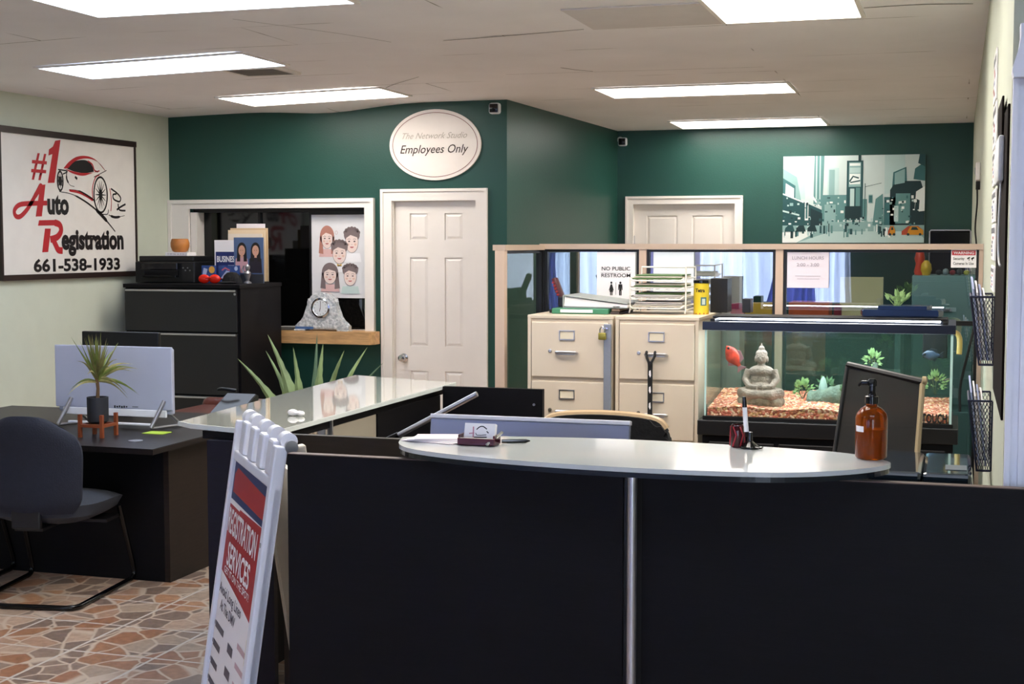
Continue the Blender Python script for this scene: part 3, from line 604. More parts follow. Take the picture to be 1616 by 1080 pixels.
# ------------------------------------------------------------------ big black lateral cabinet and things on it
t = thing('lateral_cabinet', 'tall black lateral filing cabinet with silver bar pulls by the hatch', 'cabinet', (-5.7, 10.05, 0))
X0, X1, Y0, Y1 = -6.2, -5.2, 9.70, 10.4
mb = MB(); mb.box(X0, X1, Y0+.02, Y1, 0, 1.32).box(X0-.005, X1+.01, Y0-.01, Y1, 1.32, 1.35, .003); obj('body', mb, m_black, t)
zz = [(.985, 1.312), (.50, .975), (.06, .49)]
for a, b in zz:
    mb = MB(); mb.box(X0+.004, X1-.02, Y0, Y0+.019, a, b, .002); d = obj('drawer', mb, M('dark charcoal drawer front', '#17171b', .35), t)
    mb = MB(); mb.box(X0+.02, X1-.025, Y0-.022, Y0-.001, b-.018, b-.003, .003); obj('bar_pull', mb, m_steel, d)
    if b > 1.3: mb = MB(); mb.lathe((X1-.035, Y0-.001, b-.035), [(.009,0),(.009,.006)], 12, 'y'); obj('lock', mb, m_steel, d)
# printer
t = thing('printer', 'black box printer on top of the lateral cabinet', 'printer', (-6.0, 10.15, 1.35))
mb = MB(); mb.box(-6.275, -5.74, 9.98, 10.34, 1.35, 1.52, .008).box(-6.25, -5.76, 10.0, 10.34, 1.52, 1.563, .006); obj('body', mb, m_blk, t)
mb = MB(); mb.box(-6.2, -5.87, 9.94, 9.98, 1.455, 1.51, .006); obj('control_panel', mb, m_gblk, t)
mb = MB(); mb.box(-6.18, -5.88, 9.93, 9.98, 1.395, 1.41, .003).box(-6.18, -5.88, 9.965, 9.98, 1.41, 1.45); obj('output_tray', mb, m_gblk, t)
for i in range(4): mb = MB(); mb.lathe((-5.84+.02*i, 9.979, 1.47 - .02*(i % 2)), [(.006,0),(.006,.003)], 10, 'y'); obj('button', mb, M('grey key','#777777',.5), t)
tagged('note_box', MB().box(-6.06, -5.86, 10.08, 10.22, 1.564, 1.592, .002), m_paper, 'flat white box on the printer under the wooden cup', 'box')
fb = Frame((-6.06, 10.079, 1.564), (1,0,0), (0,0,1)); bx = bpy.data.objects['note_box']; text('Y M W A Y S', fb, .02, .007, .013, .15, M('pink grey ink', '#a08a90', .6), bx, 'lettering')
t = thing('wooden_cup', 'round honey coloured wooden cup on the white box', 'cup', (-5.965, 10.15, 1.592))
m_hw = M('honey wood', '#b8753a', .45, var=.2, vscale=14)
mb = MB(); mb.lathe((-5.965, 10.15, 1.5925), [(.045,0),(.062,.012),(.074,.045),(.075,.075),(.066,.105),(.06,.108),(.058,.10),(.066,.07),(.062,.04),(.04,.02)], 32); obj('bowl', mb, m_hw, t, True)
# organiser with folders
t = thing('folder_rack', 'desktop rack holding folders and a business brochure on the lateral cabinet', 'file rack', (-5.45, 10.2, 1.35))
mb = MB(); mb.box(-5.66, -5.25, 10.11, 10.3, 1.35, 1.36).box(-5.66, -5.25, 10.29, 10.3, 1.36, 1.62); obj('rack', mb, m_blk, t)
for i, (a, b, h, c, y) in enumerate([(-5.52,-5.27,1.82,'#e4dde0',10.27),(-5.56,-5.23,1.785,'#cbb08c',10.24),(-5.57,-5.24,1.77,'#dcc7a6',10.22),(-5.56,-5.26,1.74,'#d9cdbd',10.20)]):
    mb = MB(); mb.box(a, b, y, y+.008, 1.362, h, M4=None); tagged('folder', mb, M('folder stock %d' % i, c, .6), ['pale folder standing rearmost in the rack','manila folder in front of the pale rearmost folder','light manila folder third from the back of the rack','cream folder directly behind the brochure'][i], 'folder', 'folders in the rack')
t = thing('brochure', 'white brochure with a dark blue business banner leaning in the rack', 'brochure', (-5.5, 10.15, 1.36))
mb = MB(); mb.box(-5.655, -5.36, 10.15, 10.156, 1.362, 1.69); obj('cover', mb, m_paper, t)
fbz = Frame((-5.655, 10.149, 1.362), (1,0,0), (0,0,1)); mb = MB(); f_rect(mb, fbz, .012, .295, .0, .235); obj('blue_band', mb, M('navy print', '#1f2c66', .5), t)
text('BUSINESS', fbz, .022, .155, .045, .175, m_paper, t, 'lettering', .03); 
mb = MB(); f_rect(mb, fbz, .12, .19, .115, .128, .002); obj('small_print', mb, m_paper, t)
# family photo
t = thing('photograph', 'school portrait of two dark haired people on blue background in front of the brochure', 'photograph', (-5.3, 10.08, 1.35))
mb = MB(); mb.box(-5.447, -5.19, 10.085, 10.095, 1.351, 1.71); obj('print', mb, M('portrait blue', '#4c6288', .4, var=.1), t)
ff = Frame((-5.447, 10.0845, 1.351), (1,0,0), (0,0,1)); pmz = [M('photo skin', '#cf9c84', .5), M('photo hair', '#1c1515', .5), M('photo pink', '#c99aa2', .5), M('photo dark top', '#241e2a', .5)]
mb = MB()
for i, (c, b) in enumerate(((.07, 2), (.19, 3))):
    mb.m = b; f_poly(mb, ff, [(c-.06,.08),(c+.055,.08),(c+.05,.19),(c+.02,.215),(c-.02,.215),(c-.055,.19)], .0006)
    mb.m = 1; f_ell(mb, ff, (c, .265), .04, .055, .0009); f_poly(mb, ff, [(c-.04,.27),(c-.045,.17),(c-.015,.17),(c-.015,.26)], .001); f_poly(mb, ff, [(c+.04,.27),(c+.045,.17),(c+.015,.17),(c+.015,.26)], .001)
    mb.m = 0; f_ell(mb, ff, (c, .255), .029, .042, .0013); f_rect(mb, ff, c-.01, c+.01, .2, .225, .0012)
    mb.m = 1; f_ell(mb, ff, (c-.009, .258), .004, .002, .0015, 8); f_ell(mb, ff, (c+.009, .258), .004, .002, .0015, 8)
    mb.m = 2; f_ell(mb, ff, (c, .238), .008, .0025, .0015, 8)
obj('portrait', mb, pmz, t)
mb = MB(); f_rect(mb, ff, 0, .257, 0, .07, .0016); obj('lower_strip', mb, M('grey photo strip', '#33343a', .4), t)
t = thing('greeting_card', 'small blue card with a round gold seal left of the red sunglasses', 'card', (-5.62, 10.02, 1.35))
mb = MB(); mb.box(-5.70, -5.575, 10.02, 10.028, 1.351, 1.49); obj('card', mb, M('blue card', '#2c4a86', .5, var=.3, vscale=30), t)
fg = Frame((-5.70, 10.0195, 1.351), (1,0,0), (0,0,1)); mb = MB(); f_ell(mb, fg, (.092,.105), .026, .028); obj('seal', mb, M('gold seal', '#d8a648', .4), t)
mb = MB(); f_poly(mb, fg, [(.0,.02),(.03,.02),(.055,.11),(.02,.12)]); obj('white_figure', mb, M('pale blue print','#a9b8d8',.5), t)
t = thing('greeting_card', 'small blue card with a white crest behind the black cap', 'card', (-5.46, 10.03, 1.35))
mb = MB(); mb.box(-5.555, -5.37, 10.03, 10.038, 1.351, 1.49); obj('card', mb, M('blue card'), t)
fg = Frame((-5.555, 10.0295, 1.351), (1,0,0), (0,0,1)); mb = MB(); f_ell(mb, fg, (.155,.115), .015, .018); f_poly(mb, fg, [(.02,.04),(.07,.1),(.1,.09),(.05,.03)]); obj('crest', mb, M('pale blue print'), t)
mb = MB(); f_stroke(mb, fg, [(.03,.1),(.06,.12),(.1,.1)], .012, .0015); obj('red_mark', mb, M('pink print','#b8607a',.5), t)
t = thing('sunglasses', 'bright red plastic sunglasses on the lateral cabinet', 'sunglasses', (-5.58, 9.93, 1.35))
mb = MB(); m_rp = M('red glossy plastic', '#d3210f', .15)
for s_ in (-1, 1): mb.ell((-5.575+s_*.046, 9.92, 1.386), (.05,.022,.036)); mb.tube([(-5.575+s_*.085,9.925,1.39),(-5.575+s_*.08,9.97,1.385),(-5.575+s_*.075,10.0,1.37)], .005)
mb.tube([(-5.60,9.905,1.395),(-5.55,9.905,1.395)], .007); obj('frame', mb, m_rp, t, True)
t = thing('cap', 'crumpled black cap on the corner of the lateral cabinet', 'cap', (-5.4, 9.95, 1.35))
mb = MB(); mb.lathe((-5.40,9.96,1.351), [(.085,0),(.083,.02),(.068,.06),(.04,.085),(.005,.09)], 24, sy=.6); obj('crown', mb, M('black cloth', '#0c0c0f', .9, bump=.4), t, True)
mb = MB(); mb.ell((-5.41,9.90,1.36), (.075,.045,.009)); obj('brim', mb, M('black cloth'), t, True)
t = thing('figurine', 'small silver figurine in front of the portrait photo', 'figurine', (-5.29, 10.0, 1.35))
mb = MB(); mb.lathe((-5.285,10.0,1.351), [(.03,0),(.03,.01),(.012,.02),(.02,.05),(.03,.08),(.012,.1),(.02,.12),(.02,.135),(.005,.15)], 16); mb.tube([(-5.31,10,1.43),(-5.33,10,1.46),(-5.315,10,1.49)], .006); obj('body', mb, M('pewter','#9a9aa0',.3,metal=.7), t, True)
# binder edge pile inside hatch
t = thing('paper_stack', 'few papers lying in the dark hatch beside the lateral cabinet', 'papers', (-5.3, 10.7, .95))
for i in range(4): mb = MB(); mb.box(-5.42+.02*i, -5.21+.012*i, 10.62, 10.78, .9505+.007*i, .9555+.007*i); obj('sheet', mb, M('grey paper','#8a8a8a',.6) if i % 2 else m_blk, t)

# ------------------------------------------------------------------ aloe and brown chair behind the counter
def leafmesh(mb, base, tip, wd, bend, n=14, thick=.35, teeth=False, face_=None):
    B, Tp = Vector(base), Vector(tip); ax = Tp-B; side = ax.cross(Vector((0,1,0))).normalized() if abs(ax.normalized().y) < .95 else Vector((1,0,0)); nrm = side.cross(ax).normalized(); L, Rr, C, D = [], [], [], []
    for i in range(n+1):
        t_ = i/n; c = B + ax*t_ + Vector(bend)*math.sin(math.pi*t_); w_ = wd*(1-t_)**.75*(.75+.5*math.sin(math.pi*min(1,t_*1.5)))/2
        if teeth and i % 2: w_ *= 1.16
        L.append(mb.bm.verts.new(c + side*w_ + nrm*w_*.25)); Rr.append(mb.bm.verts.new(c - side*w_ + nrm*w_*.25)); C.append(mb.bm.verts.new(c - nrm*w_*thick)); D.append(mb.bm.verts.new(c + nrm*w_*.1))
    for i in range(n):
        mb.face([L[i], L[i+1], C[i+1], C[i]]); mb.face([C[i], C[i+1], Rr[i+1], Rr[i]]); mb.face([Rr[i], Rr[i+1], D[i+1], D[i]]); mb.face([D[i], D[i+1], L[i+1], L[i]])
t = thing('aloe_plant', 'large potted aloe with spiky pale green leaves behind the glass counter', 'plant', (-3.62, 7.6, 0))
m_al = M('aloe leaf', '#93a870', .45, var=.25, vscale=9); m_al2 = M('aloe leaf dark', '#5f7a5c', .45, var=.2, vscale=9)
mb = MB(); mb.lathe((-3.62,7.6,0), [(.14,0),(.19,.02),(.22,.42),(.235,.42),(.235,.47),(.205,.47),(.20,.44)], 32); obj('pot', mb, M('charcoal planter','#26262a',.5), t, True)
mb = MB(); mb.lathe((-3.62,7.6,.42), [(.19,0),(.19,.018),(.05,.03)], 24); obj('soil', mb, M('potting soil','#2f231b',.95,bump=1,bscale=60), t)
for i, (bx_, tx, tz, ty, wd, dk) in enumerate([(-3.72,-4.05,.985,7.52,.075,0),(-3.67,-3.89,1.125,7.6,.085,0),(-3.7,-3.955,1.02,7.7,.06,0),(-3.66,-3.70,1.06,7.55,.075,0),(-3.61,-3.615,1.13,7.7,.06,1),(-3.59,-3.53,1.08,7.6,.08,0),(-3.56,-3.35,1.05,7.5,.07,0),(-3.54,-3.30,1.055,7.72,.06,0),(-3.5,-3.15,.975,7.6,.05,1)]):
    mb = MB(); leafmesh(mb, (bx_, 7.6, .43), (tx, ty, tz), wd*1.25, ((tx-bx_)*-.12, 0, .03), 18, teeth=not dk); obj('leaf', mb, m_al2 if dk else m_al, t, True)
t = thing('leather_chair', 'reddish brown leather seat behind the glass counter below the aloe', 'chair', (-4.3, 7.7, 0))
m_lea = M('red brown leather', '#5a2a22', .35, bump=.3, bscale=60)
mb = MB(); mb.box(-4.52,-4.02,7.4,7.95,.52,.66,.05,seg=4); obj('seat', mb, m_lea, t, True)
mb = MB(); mb.box(-4.5,-4.04,7.86,7.96,.6,.70,.045,seg=4); obj('backrest', mb, m_lea, t, True)
for sx in (-4.47,-4.07):
    for sy in (7.45,7.9): mb = MB(); mb.tube([(sx,sy,0),(sx,sy,.53)], .018); obj('leg', mb, m_blk, t, True)

# ------------------------------------------------------------------ left desk
t = thing('desk', 'dark espresso office desk at the left with the white computer on it', 'desk', (-4.4, 6.4, 0))
mb = MB(); mb.prism([(-5.35,5.83),(-3.83,5.81),(-3.57,5.80),(-3.58,7.15),(-5.35,7.15)], .672, .70, bev=.003); obj('desktop', mb, M('espresso desktop', '#1a1617', .4, spec=.35, var=.2, vscale=8, stretch=(8,1,1)), t)
mb = MB(); mb.box(-5.3, -3.68, 6.07, 6.095, 0, .671); obj('modesty_panel', mb, m_black, t)
mb = MB(); mb.box(-3.679, -3.65, 6.07, 6.95, 0, .671); obj('side_panel', mb, m_bwood, t)
mb = MB(); mb.box(-5.33, -5.301, 6.07, 6.95, 0, .671); obj('side_panel', mb, m_bwood, t)
mb = MB(); mb.lathe((-3.80,6.02,.7002), [(.035,0),(.035,.004),(.022,.006)], 20); obj('cable_grommet', mb, m_steel, t, True)
mb = MB(); mb.box(-4.02,-3.94,5.95,6.0,.655,.671,.003); obj('latch', mb, m_blk, t)
tagged('sticky_note', MB().box(-3.92,-3.80,6.27,6.36,.7004,.703), M('lime paper','#b8d84a',.6), 'lime green sticky note lying on the espresso desk', 'sticky note')
# silver-white all in one
t = thing('computer', 'white all in one computer seen from behind on the left desk', 'computer', (-4.2, 6.5, .70))
m_aio = M('matte silver white shell', '#b9bdd0', .4, metal=.05)
mb = MB(); mb.box(-4.545,-3.845,6.44,6.455,.80,1.128,.004).box(-4.535,-3.855,6.452,6.49,.775,1.12,.01); obj('screen_shell', mb, m_aio, t)
mb = MB(); mb.box(-4.50,-3.88,6.437,6.452,.762,.80,.004); obj('lower_bar', mb, M('white glossy plastic','#f0f0f4',.2), t)
for xx in (-4.46,-3.905):
    mb = MB(); mb.tube([(xx-.03,6.38,.714),(xx+.015,6.44,.85)], .011); mb.tube([(xx-.03,6.38,.711),(xx+.04,6.56,.711)], .008); mb.tube([(xx+.04,6.56,.711),(xx+.015,6.45,.80)], .008); obj('stand_leg', mb, m_steel, t, True)
mb = MB(); mb.box(-4.44,-3.95,6.39,6.41,.722,.735,.004); obj('stand_bar', mb, M('white glossy plastic'), t)
for i in range(6): mb = MB(); mb.box(-4.185+.014*i, -4.178+.014*i, 6.434, 6.4365, .805+.002*(i%3), .818-.002*(i%2)); obj('port', mb, m_ink, t)
mb = MB(); mb.box(-4.08,-4.045,6.438,6.4395,.812,.815); obj('badge', mb, m_ink, t)
t = thing('monitor', 'black monitor standing behind the white computer', 'monitor', (-4.43, 6.95, .70))
mb = MB(); mb.box(-4.69,-4.20,6.9,6.93,.86,1.17,.006); obj('screen', mb, m_blk, t)
mb = MB(); mb.box(-4.48,-4.42,6.93,6.97,.71,1.0).box(-4.55,-4.35,6.86,7.05,.7005,.712,.003); obj('stand', mb, m_blk, t)
t = thing('telephone', 'black desk phone with silver handset cradle right of the white computer', 'phone', (-3.73, 6.85, .70))
mb = MB(); mb.prism([(6.75,.70),(7.0,.70),(7.0,.83),(6.97,.84),(6.75,.74)], -3.82, -3.64, 'x', .004); obj('base', mb, M('black grey plastic','#1c1e1f',.4), t)
mb = MB(); mb.tube(curve([(-3.85,6.93,.862),(-3.83,6.92,.868),(-3.79,6.92,.866),(-3.74,6.93,.860)]), [.008]*7+[.009]*20); obj('handset', mb, m_blk, t, True)
# dracaena in square pot on wooden stand
t = thing('potted_plant', 'spiky dracaena in a dark pot on a copper coloured wooden stand on the desk', 'plant', (-4.07, 6.12, .70))
pc = (-4.075, 6.12); m_cop = M('reddish wood', '#8a4527', .5)
for sx in (-.062,.062):
    for sy in (-.062,.062): mb = MB(); mb.box(pc[0]+sx-.008, pc[0]+sx+.008, pc[1]+sy-.008, pc[1]+sy+.008, .7005, .815); obj('stand_leg', mb, m_cop, t)
mb = MB(); mb.box(pc[0]-.054,pc[0]+.054,pc[1]-.07,pc[1]-.054,.752,.766).box(pc[0]-.054,pc[0]+.054,pc[1]+.054,pc[1]+.07,.752,.766).box(pc[0]-.07,pc[0]-.054,pc[1]-.054,pc[1]+.054,.752,.766).box(pc[0]+.054,pc[0]+.07,pc[1]-.054,pc[1]+.054,.752,.766); obj('stand_ring', mb, m_cop, t)
mb = MB(); mb.lathe((pc[0],pc[1],.768), [(.04,0),(.052,.01),(.053,.13),(.046,.13),(.045,.115)], 28); mb.m = 1; mb.lathe((pc[0],pc[1],.885), [(.044,0),(.044,.004)], 20); obj('pot', mb, [M('slate pot','#26282e',.6), M('potting soil')], t, True)
mb = MB(); mb.tube([(pc[0],pc[1],.885),(pc[0]+.004,pc[1],.94),(pc[0]-.002,pc[1],.99)], [.010,.008,.009], 8); obj('stem', mb, M('brown stem','#6a5138',.8), t, True)
m_d1 = M('dracaena leaf', '#7d8a45', .5, var=.3, vscale=30); m_d2 = M('dracaena leaf olive', '#8a8350', .5, var=.3, vscale=30); rn = random.Random(11)
for i in range(60):
    th = rn.random()*2*math.pi; e = rn.choice([1.35,1.2,1.0,.8,1.25,.3,-.35]) + rn.random()*.2; Lg = .165+.085*rn.random(); b = Vector((pc[0], pc[1], .97+.03*rn.random()))
    dv = Vector((math.cos(th)*math.cos(e), math.sin(th)*math.cos(e), math.sin(e)))*Lg
    mb = MB(); leafmesh(mb, b, b+dv+Vector((0,0,-.02 if e < .9 else 0)), .017, (0,0,.03 if e < .9 else 0), 7, .1); obj('leaf', mb, m_d1 if i % 2 else m_d2, t, True)

# ------------------------------------------------------------------ sled base guest chair
def sled_chair(label, dx=0):
    t = thing('guest_chair', label, 'chair', (-4.08+dx, 5.72, 0), group='sled base guest chairs')
    m_f = M('blue grey upholstery', '#1f2330', .85, bump=.25, bscale=160, var=.08, vscale=40); m_s = M('grey upholstery seat', '#363a43', .85, bump=.25, bscale=160)
    o = Vector((-3.99,5.70,0)); Rz = Matrix.Translation((-4.07+dx,5.72,0)) @ Matrix.Rotation(R(9), 4, 'Z')
    def w_(p): return Rz @ Vector(p)
    # backrest: rounded shield, curved about the vertical
    mb = MB(); nu, nv = 22, 20; front, back = [], []
    for j in range(nv+1):
        v = j/nv; z = .425+.455*v; fr_, bk = [], []
        hw = .268*(1-.10*(1-v)**1.5) * (1 - max(0, (v-.55)/.45)**3.2*.42) * (1 - max(0, (.18-v)/.18)**2*.16)
        for i in range(nu+1):
            u = -1+2*i/nu; x = hw*u; yb = -.25 - .03*v + .05*u*u; th = .055*(1-.75*abs(u)**6)*(1-.75*abs(2*v-1)**8)
            bk.append(mb.bm.verts.new(w_((x, yb-th/2, z - .05*abs(u)**3*v*v)))); fr_.append(mb.bm.verts.new(w_((x, yb+th/2, z - .05*abs(u)**3*v*v))))
        front.append(fr_); back.append(bk)
    for a, b in zip(front, front[1:]):
        for i in range(nu): mb.face([a[i], a[i+1], b[i+1], b[i]])
    for a, b in zip(back, back[1:]):
        for i in range(nu): mb.face([a[i+1], a[i], b[i], b[i+1]])
    for j in range(nv): mb.face([front[j][0], front[j+1][0], back[j+1][0], back[j][0]]); mb.face([front[j][-1], back[j][-1], back[j+1][-1], front[j+1][-1]])
    for i in range(nu): mb.face([front[0][i], back[0][i], back[0][i+1], front[0][i+1]]); mb.face([front[-1][i], front[-1][i+1], back[-1][i+1], back[-1][i]])
    obj('backrest', mb, m_f, t, True)
    # seat: rounded cushion with waterfall front
    mb = MB(); nr, na = 8, 40; top, bot = [], []
    for r_ in range(nr+1):
        k = r_/nr; ta, ba = [], []
        for q in range(na):
            a = 2*math.pi*q/na; c_, s_ = math.cos(a), math.sin(a); n_ = 3.2; rad = (abs(c_)**n_+abs(s_)**n_)**(-1/n_)
            x = .285*c_*rad*k; y = .035+.275*s_*rad*k; zt = .46 + .03*(1-k**4) - .05*max(0, y/.3)**3 + .015*abs(x/.26)**2*0; 
            ta.append(mb.bm.verts.new(w_((x, y, zt-.0)))); ba.append(mb.bm.verts.new(w_((x*.93, y*.93, .345+.06*k**3 + .0))))
        top.append(ta); bot.append(ba)
    for L_ in (top, bot):
        for a, b in zip(L_, L_[1:]):
            for q in range(na): mb.face([a[q], a[(q+1)%na], b[(q+1)%na], b[q]])
    for q in range(na): mb.face([top[-1][q], top[-1][(q+1)%na], bot[-1][(q+1)%na], bot[-1][q]])
    bmesh.ops.remove_doubles(mb.bm, verts=mb.bm.verts, dist=.0004); obj('seat', mb, m_s, t, True)
    mb = MB(); xs_, xe = -.255, .255; path = []
    def arc(p, a, b, n=5): # rounded corner
        A, P_, B = Vector(a), Vector(p), Vector(b); ra = P_ + (A-P_).normalized()*.06; rb = P_ + (B-P_).normalized()*.06
        return [((1-s)**2*ra + 2*s*(1-s)*P_ + s*s*rb) for s in [i/n for i in range(n+1)]]
    pts = [(xe,.18,.40),(xe+.015,.33,.014),(xe,-.31,.014),(xs_,-.31,.014),(xs_-.015,.33,.014),(xs_,.18,.40)]
    path = [Vector(pts[0])]
    for i in range(1, 5): path += arc(pts[i], pts[i-1], pts[i+1])
    path.append(Vector(pts[-1])); mb.tube([w_(p) for p in path], .0125, 10); obj('sled_frame', mb, m_gblk, t, True)
    mb = MB(); mb.box(-.07,.07,-.262,-.235,.36,.46,.006,M4=Rz).box(-.07,.07,-.235,.0,.345,.36,.004,M4=Rz); obj('back_bracket', mb, m_blk, t)
    mb = MB(); mb.box(-.25,.25,.05,.2,.338,.352,M4=Rz); obj('seat_rail', mb, m_blk, t)
    return t
sled_chair('blue grey upholstered guest chair on a black sled frame facing the desk')
sled_chair('second sled base chair, only its frame corner showing at the left edge', -.70)

# ------------------------------------------------------------------ reception station, left wing with glass top
t = thing('reception_counter', 'long black counter with grey glass top running away from the camera', 'counter', (-2.4, 5.4, 0))
m_gt = M('back painted grey glass', '#a9aca2', .05, spec=.9, coat=.6, var=.01); m_ge = M('bright glass edge', '#d9dfdc', .1, var=.01)
mb = MB(); mb.prism([(-2.75,4.655),(-2.665,4.60),(-2.285,4.49),(-2.27,6.36),(-2.88,6.58)], .988, 1.0); gt = obj('glass_top', mb, m_gt, t)
mb = MB(); mb.prism([(-2.755,4.652),(-2.668,4.593),(-2.28,4.484),(-2.2795,4.492),(-2.6655,4.601),(-2.7505,4.657)], .984, 1.001); mb.prism([(-2.279,4.49),(-2.264,6.36),(-2.2695,6.36),(-2.2845,4.49)], .984, 1.001); obj('glass_edge', mb, m_ge, gt)
mb = MB(); mb.box(-2.60,-2.29,4.56,6.30,.955,.9835); obj('top_frame', mb, m_black, t)
mb = MB(); mb.box(-2.56,-2.30,4.52,4.548,0,.955); obj('front_panel', mb, M('navy black laminate','#12121f',.5,spec=.3,bump=.05,var=.2,stretch=(1,1,14)), t)
mb = MB(); mb.box(-2.56,-2.533,4.549,6.3,0,.955); obj('side_panel', mb, m_black, t)
m_dg = M('dark mirror glass', '#2b2a26', .03, spec=1, coat=1)
mb = MB(); mb.box(-2.298,-2.29,4.57,4.985,.66,.953); obj('glass_panel', mb, sheet_glass('mirror side glass', '#50504a', .6), t)
mb = MB(); mb.box(-2.298,-2.29,4.99,5.44,.66,.953); obj('glass_panel', mb, M('painted beige reflection','#a89e8e',.15), t)  # reflection of the beige file cabinets put into the panel's colour
mb = MB(); mb.box(-2.31,-2.30,4.57,5.44,.66,.93); obj('backing_panel', mb, m_black, t)
for y in (4.60, 4.9875): mb = MB(); mb.box(-2.289,-2.28,y-.006,y+.006,.90,.985); obj('glass_clamp', mb, m_steel, t)
mb = MB(); mb.box(-2.31,-2.285,5.445,6.2,0,.955); obj('inner_panel', mb, m_black, t)
mb = MB(); mb.box(-2.262,-1.78,6.17,6.20,0,1.0); obj('end_panel', mb, m_black, t)
mb = MB(); mb.lathe((-1.82,6.168,.93), [(.006,0),(.006,.003)], 10, 'y'); obj('screw_cap', mb, m_steel, t)
mb = MB(); mb.box(-2.262,-1.72,4.52,4.548,0,.985).box(-2.262,-1.72,4.519,4.549,.985,.989); obj('cross_panel', mb, m_bwood, t)
mb = MB(); mb.box(-2.28,-1.68,4.549,6.165,.715,.74); obj('worktop', mb, m_black, t)
tagged('tissue', MB().ell((-2.42,4.93,1.014),(.022,.012,.013),8).ell((-2.385,4.93,1.011),(.015,.014,.010),8).ell((-2.40,4.95,1.010),(.02,.01,.009),8), m_paper, 'tiny crumpled white tissue on the grey glass top', 'tissue')

# front desk
t = thing('reception_desk', 'wide black reception desk with steel post and white glass shelf across the foreground', 'desk', (-.6, 3.9, 0))
mb = MB(); mb.box(-1.835,-.842,3.70,3.73,0,1.053); obj('front_panel', mb, m_black, t)
mb = MB(); mb.box(-.79,.75,3.70,3.73,0,1.053); obj('front_panel', mb, m_black, t)
mb = MB(); mb.box(-.842,-.79,3.71,3.735,0,1.05); obj('joint_strip', mb, m_blk, t)
mb = MB(); mb.box(-1.835,-.842,3.70,3.73,1.0531,1.0555); mb.box(-.79,.75,3.70,3.73,1.0531,1.0555); obj('edge_band', mb, M('wood edge band','#5d4c42',.45), t)
mb = MB(); mb.box(-1.835,.12,3.731,4.43,.715,.74); obj('worktop', mb, m_black, t)
mb = MB(); mb.box(-1.835,-1.81,3.731,4.43,0,.7145); obj('side_panel', mb, m_black, t)
ov = curve([(-1.525,3.82),(-1.479,3.68),(-1.381,3.585),(-1.174,3.51),(-.958,3.475),(-.762,3.462),(-.57,3.468),(-.389,3.50),(-.243,3.588),(-.158,3.70),(-.165,3.775),(-.264,3.873),(-.438,3.925),(-.724,3.958),(-.95,3.965),(-1.21,3.93),(-1.42,3.88),(-1.525,3.82)], 5)[:-1]
m_sg = M('white frosted glass', '#bcc1c1', .12, spec=.7, coat=.4, var=.01)
mb = MB(); mb.prism(ov, 1.088, 1.10); gs = obj('glass_shelf', mb, m_sg, t)
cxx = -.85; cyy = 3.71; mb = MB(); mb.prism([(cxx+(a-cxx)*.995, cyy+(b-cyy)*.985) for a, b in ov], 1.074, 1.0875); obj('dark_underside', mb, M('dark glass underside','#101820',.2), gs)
for xx in (-1.21,-.413): mb = MB(); mb.tube([(xx,3.715,1.0556),(xx,3.715,1.074)], .012, 16); mb.lathe((xx,3.715,1.0556),[(.016,0),(.016,.003)],16); obj('standoff', mb, m_steel, t, True)
mb = MB(); mb.tube([(-.811,3.672,0),(-.811,3.672,1.066)], .0135, 24); mb.lathe((-.811,3.672,1.066),[(.0135,0),(.0155,.001),(.0155,.0075)],24); mb.lathe((-.811,3.672,0),[(.03,0),(.03,.006),(.0135,.012)],24); obj('post', mb, m_steel, t, True)

# things on the glass shelf
t = thing('spray_bottle', 'amber glass bottle with black pump on the right tip of the glass shelf', 'bottle', (-.203, 3.80, 1.1))
bc = (-.203, 3.80)
m_amb = M('amber glass', '#b4560c', .05, trans=.75, ior=1.3, spec=.6)
mb = MB(); mb.lathe((bc[0],bc[1],1.1005), [(.036,0),(.041,.006),(.041,.105),(.038,.118),(.026,.132),(.015,.138),(.014,.150)], 32); obj('glass_body', mb, m_amb, t, True)
mb = MB(); mb.lathe((bc[0],bc[1],1.104), [(.036,0),(.037,.06),(.036,.075)], 28); obj('liquid', mb, M('amber liquid','#a24a08',.1,trans=.5,ior=1.33), t, True)
mb = MB(); mb.lathe((bc[0],bc[1],1.245), [(.017,0),(.017,.018),(.012,.020),(.009,.028),(.009,.044),(.012,.046),(.012,.058),(.008,.064)], 20); mb.box(bc[0]-.028,bc[0]+.008,bc[1]-.006,bc[1]+.006,1.292,1.304,.003); mb.tube([(bc[0]-.026,bc[1],1.298),(bc[0]-.034,bc[1],1.29)], .004, 8); obj('pump', mb, m_gblk, t, True)
mb = MB()
for i in range(8):
    a0, a1 = R(205+i*5), R(205+(i+1)*5); mb.poly([(bc[0]+.0415*math.cos(a0),bc[1]+.0415*math.sin(a0),1.173),(bc[0]+.0415*math.cos(a1),bc[1]+.0415*math.sin(a1),1.173),(bc[0]+.0415*math.cos(a1),bc[1]+.0415*math.sin(a1),1.188),(bc[0]+.0415*math.cos(a0),bc[1]+.0415*math.sin(a0),1.188)])
obj('label', mb, m_paper, t)
t = thing('pen_holder', 'black pen stand holding one upright white pen on the glass shelf', 'pen holder', (-.530, 3.89, 1.1))
q = (-.530,3.888)
mb = MB(); mb.lathe((q[0],q[1],1.1005), [(.026,0),(.026,.006),(.018,.012),(.008,.02),(.007,.045),(.002,.046)], 20); obj('base', mb, m_gblk, t, True)
mb = MB(); mb.tube([(q[0]-.01,q[1],1.146),(q[0]-.0155,q[1],1.213)], .0065, 12); obj('pen_barrel', mb, m_paper, t, True)
mb = MB(); mb.tube([(q[0]-.0155,q[1],1.213),(q[0]-.0175,q[1],1.242)], [.0065,.005], 12); obj('pen_cap', mb, m_gblk, t, True)
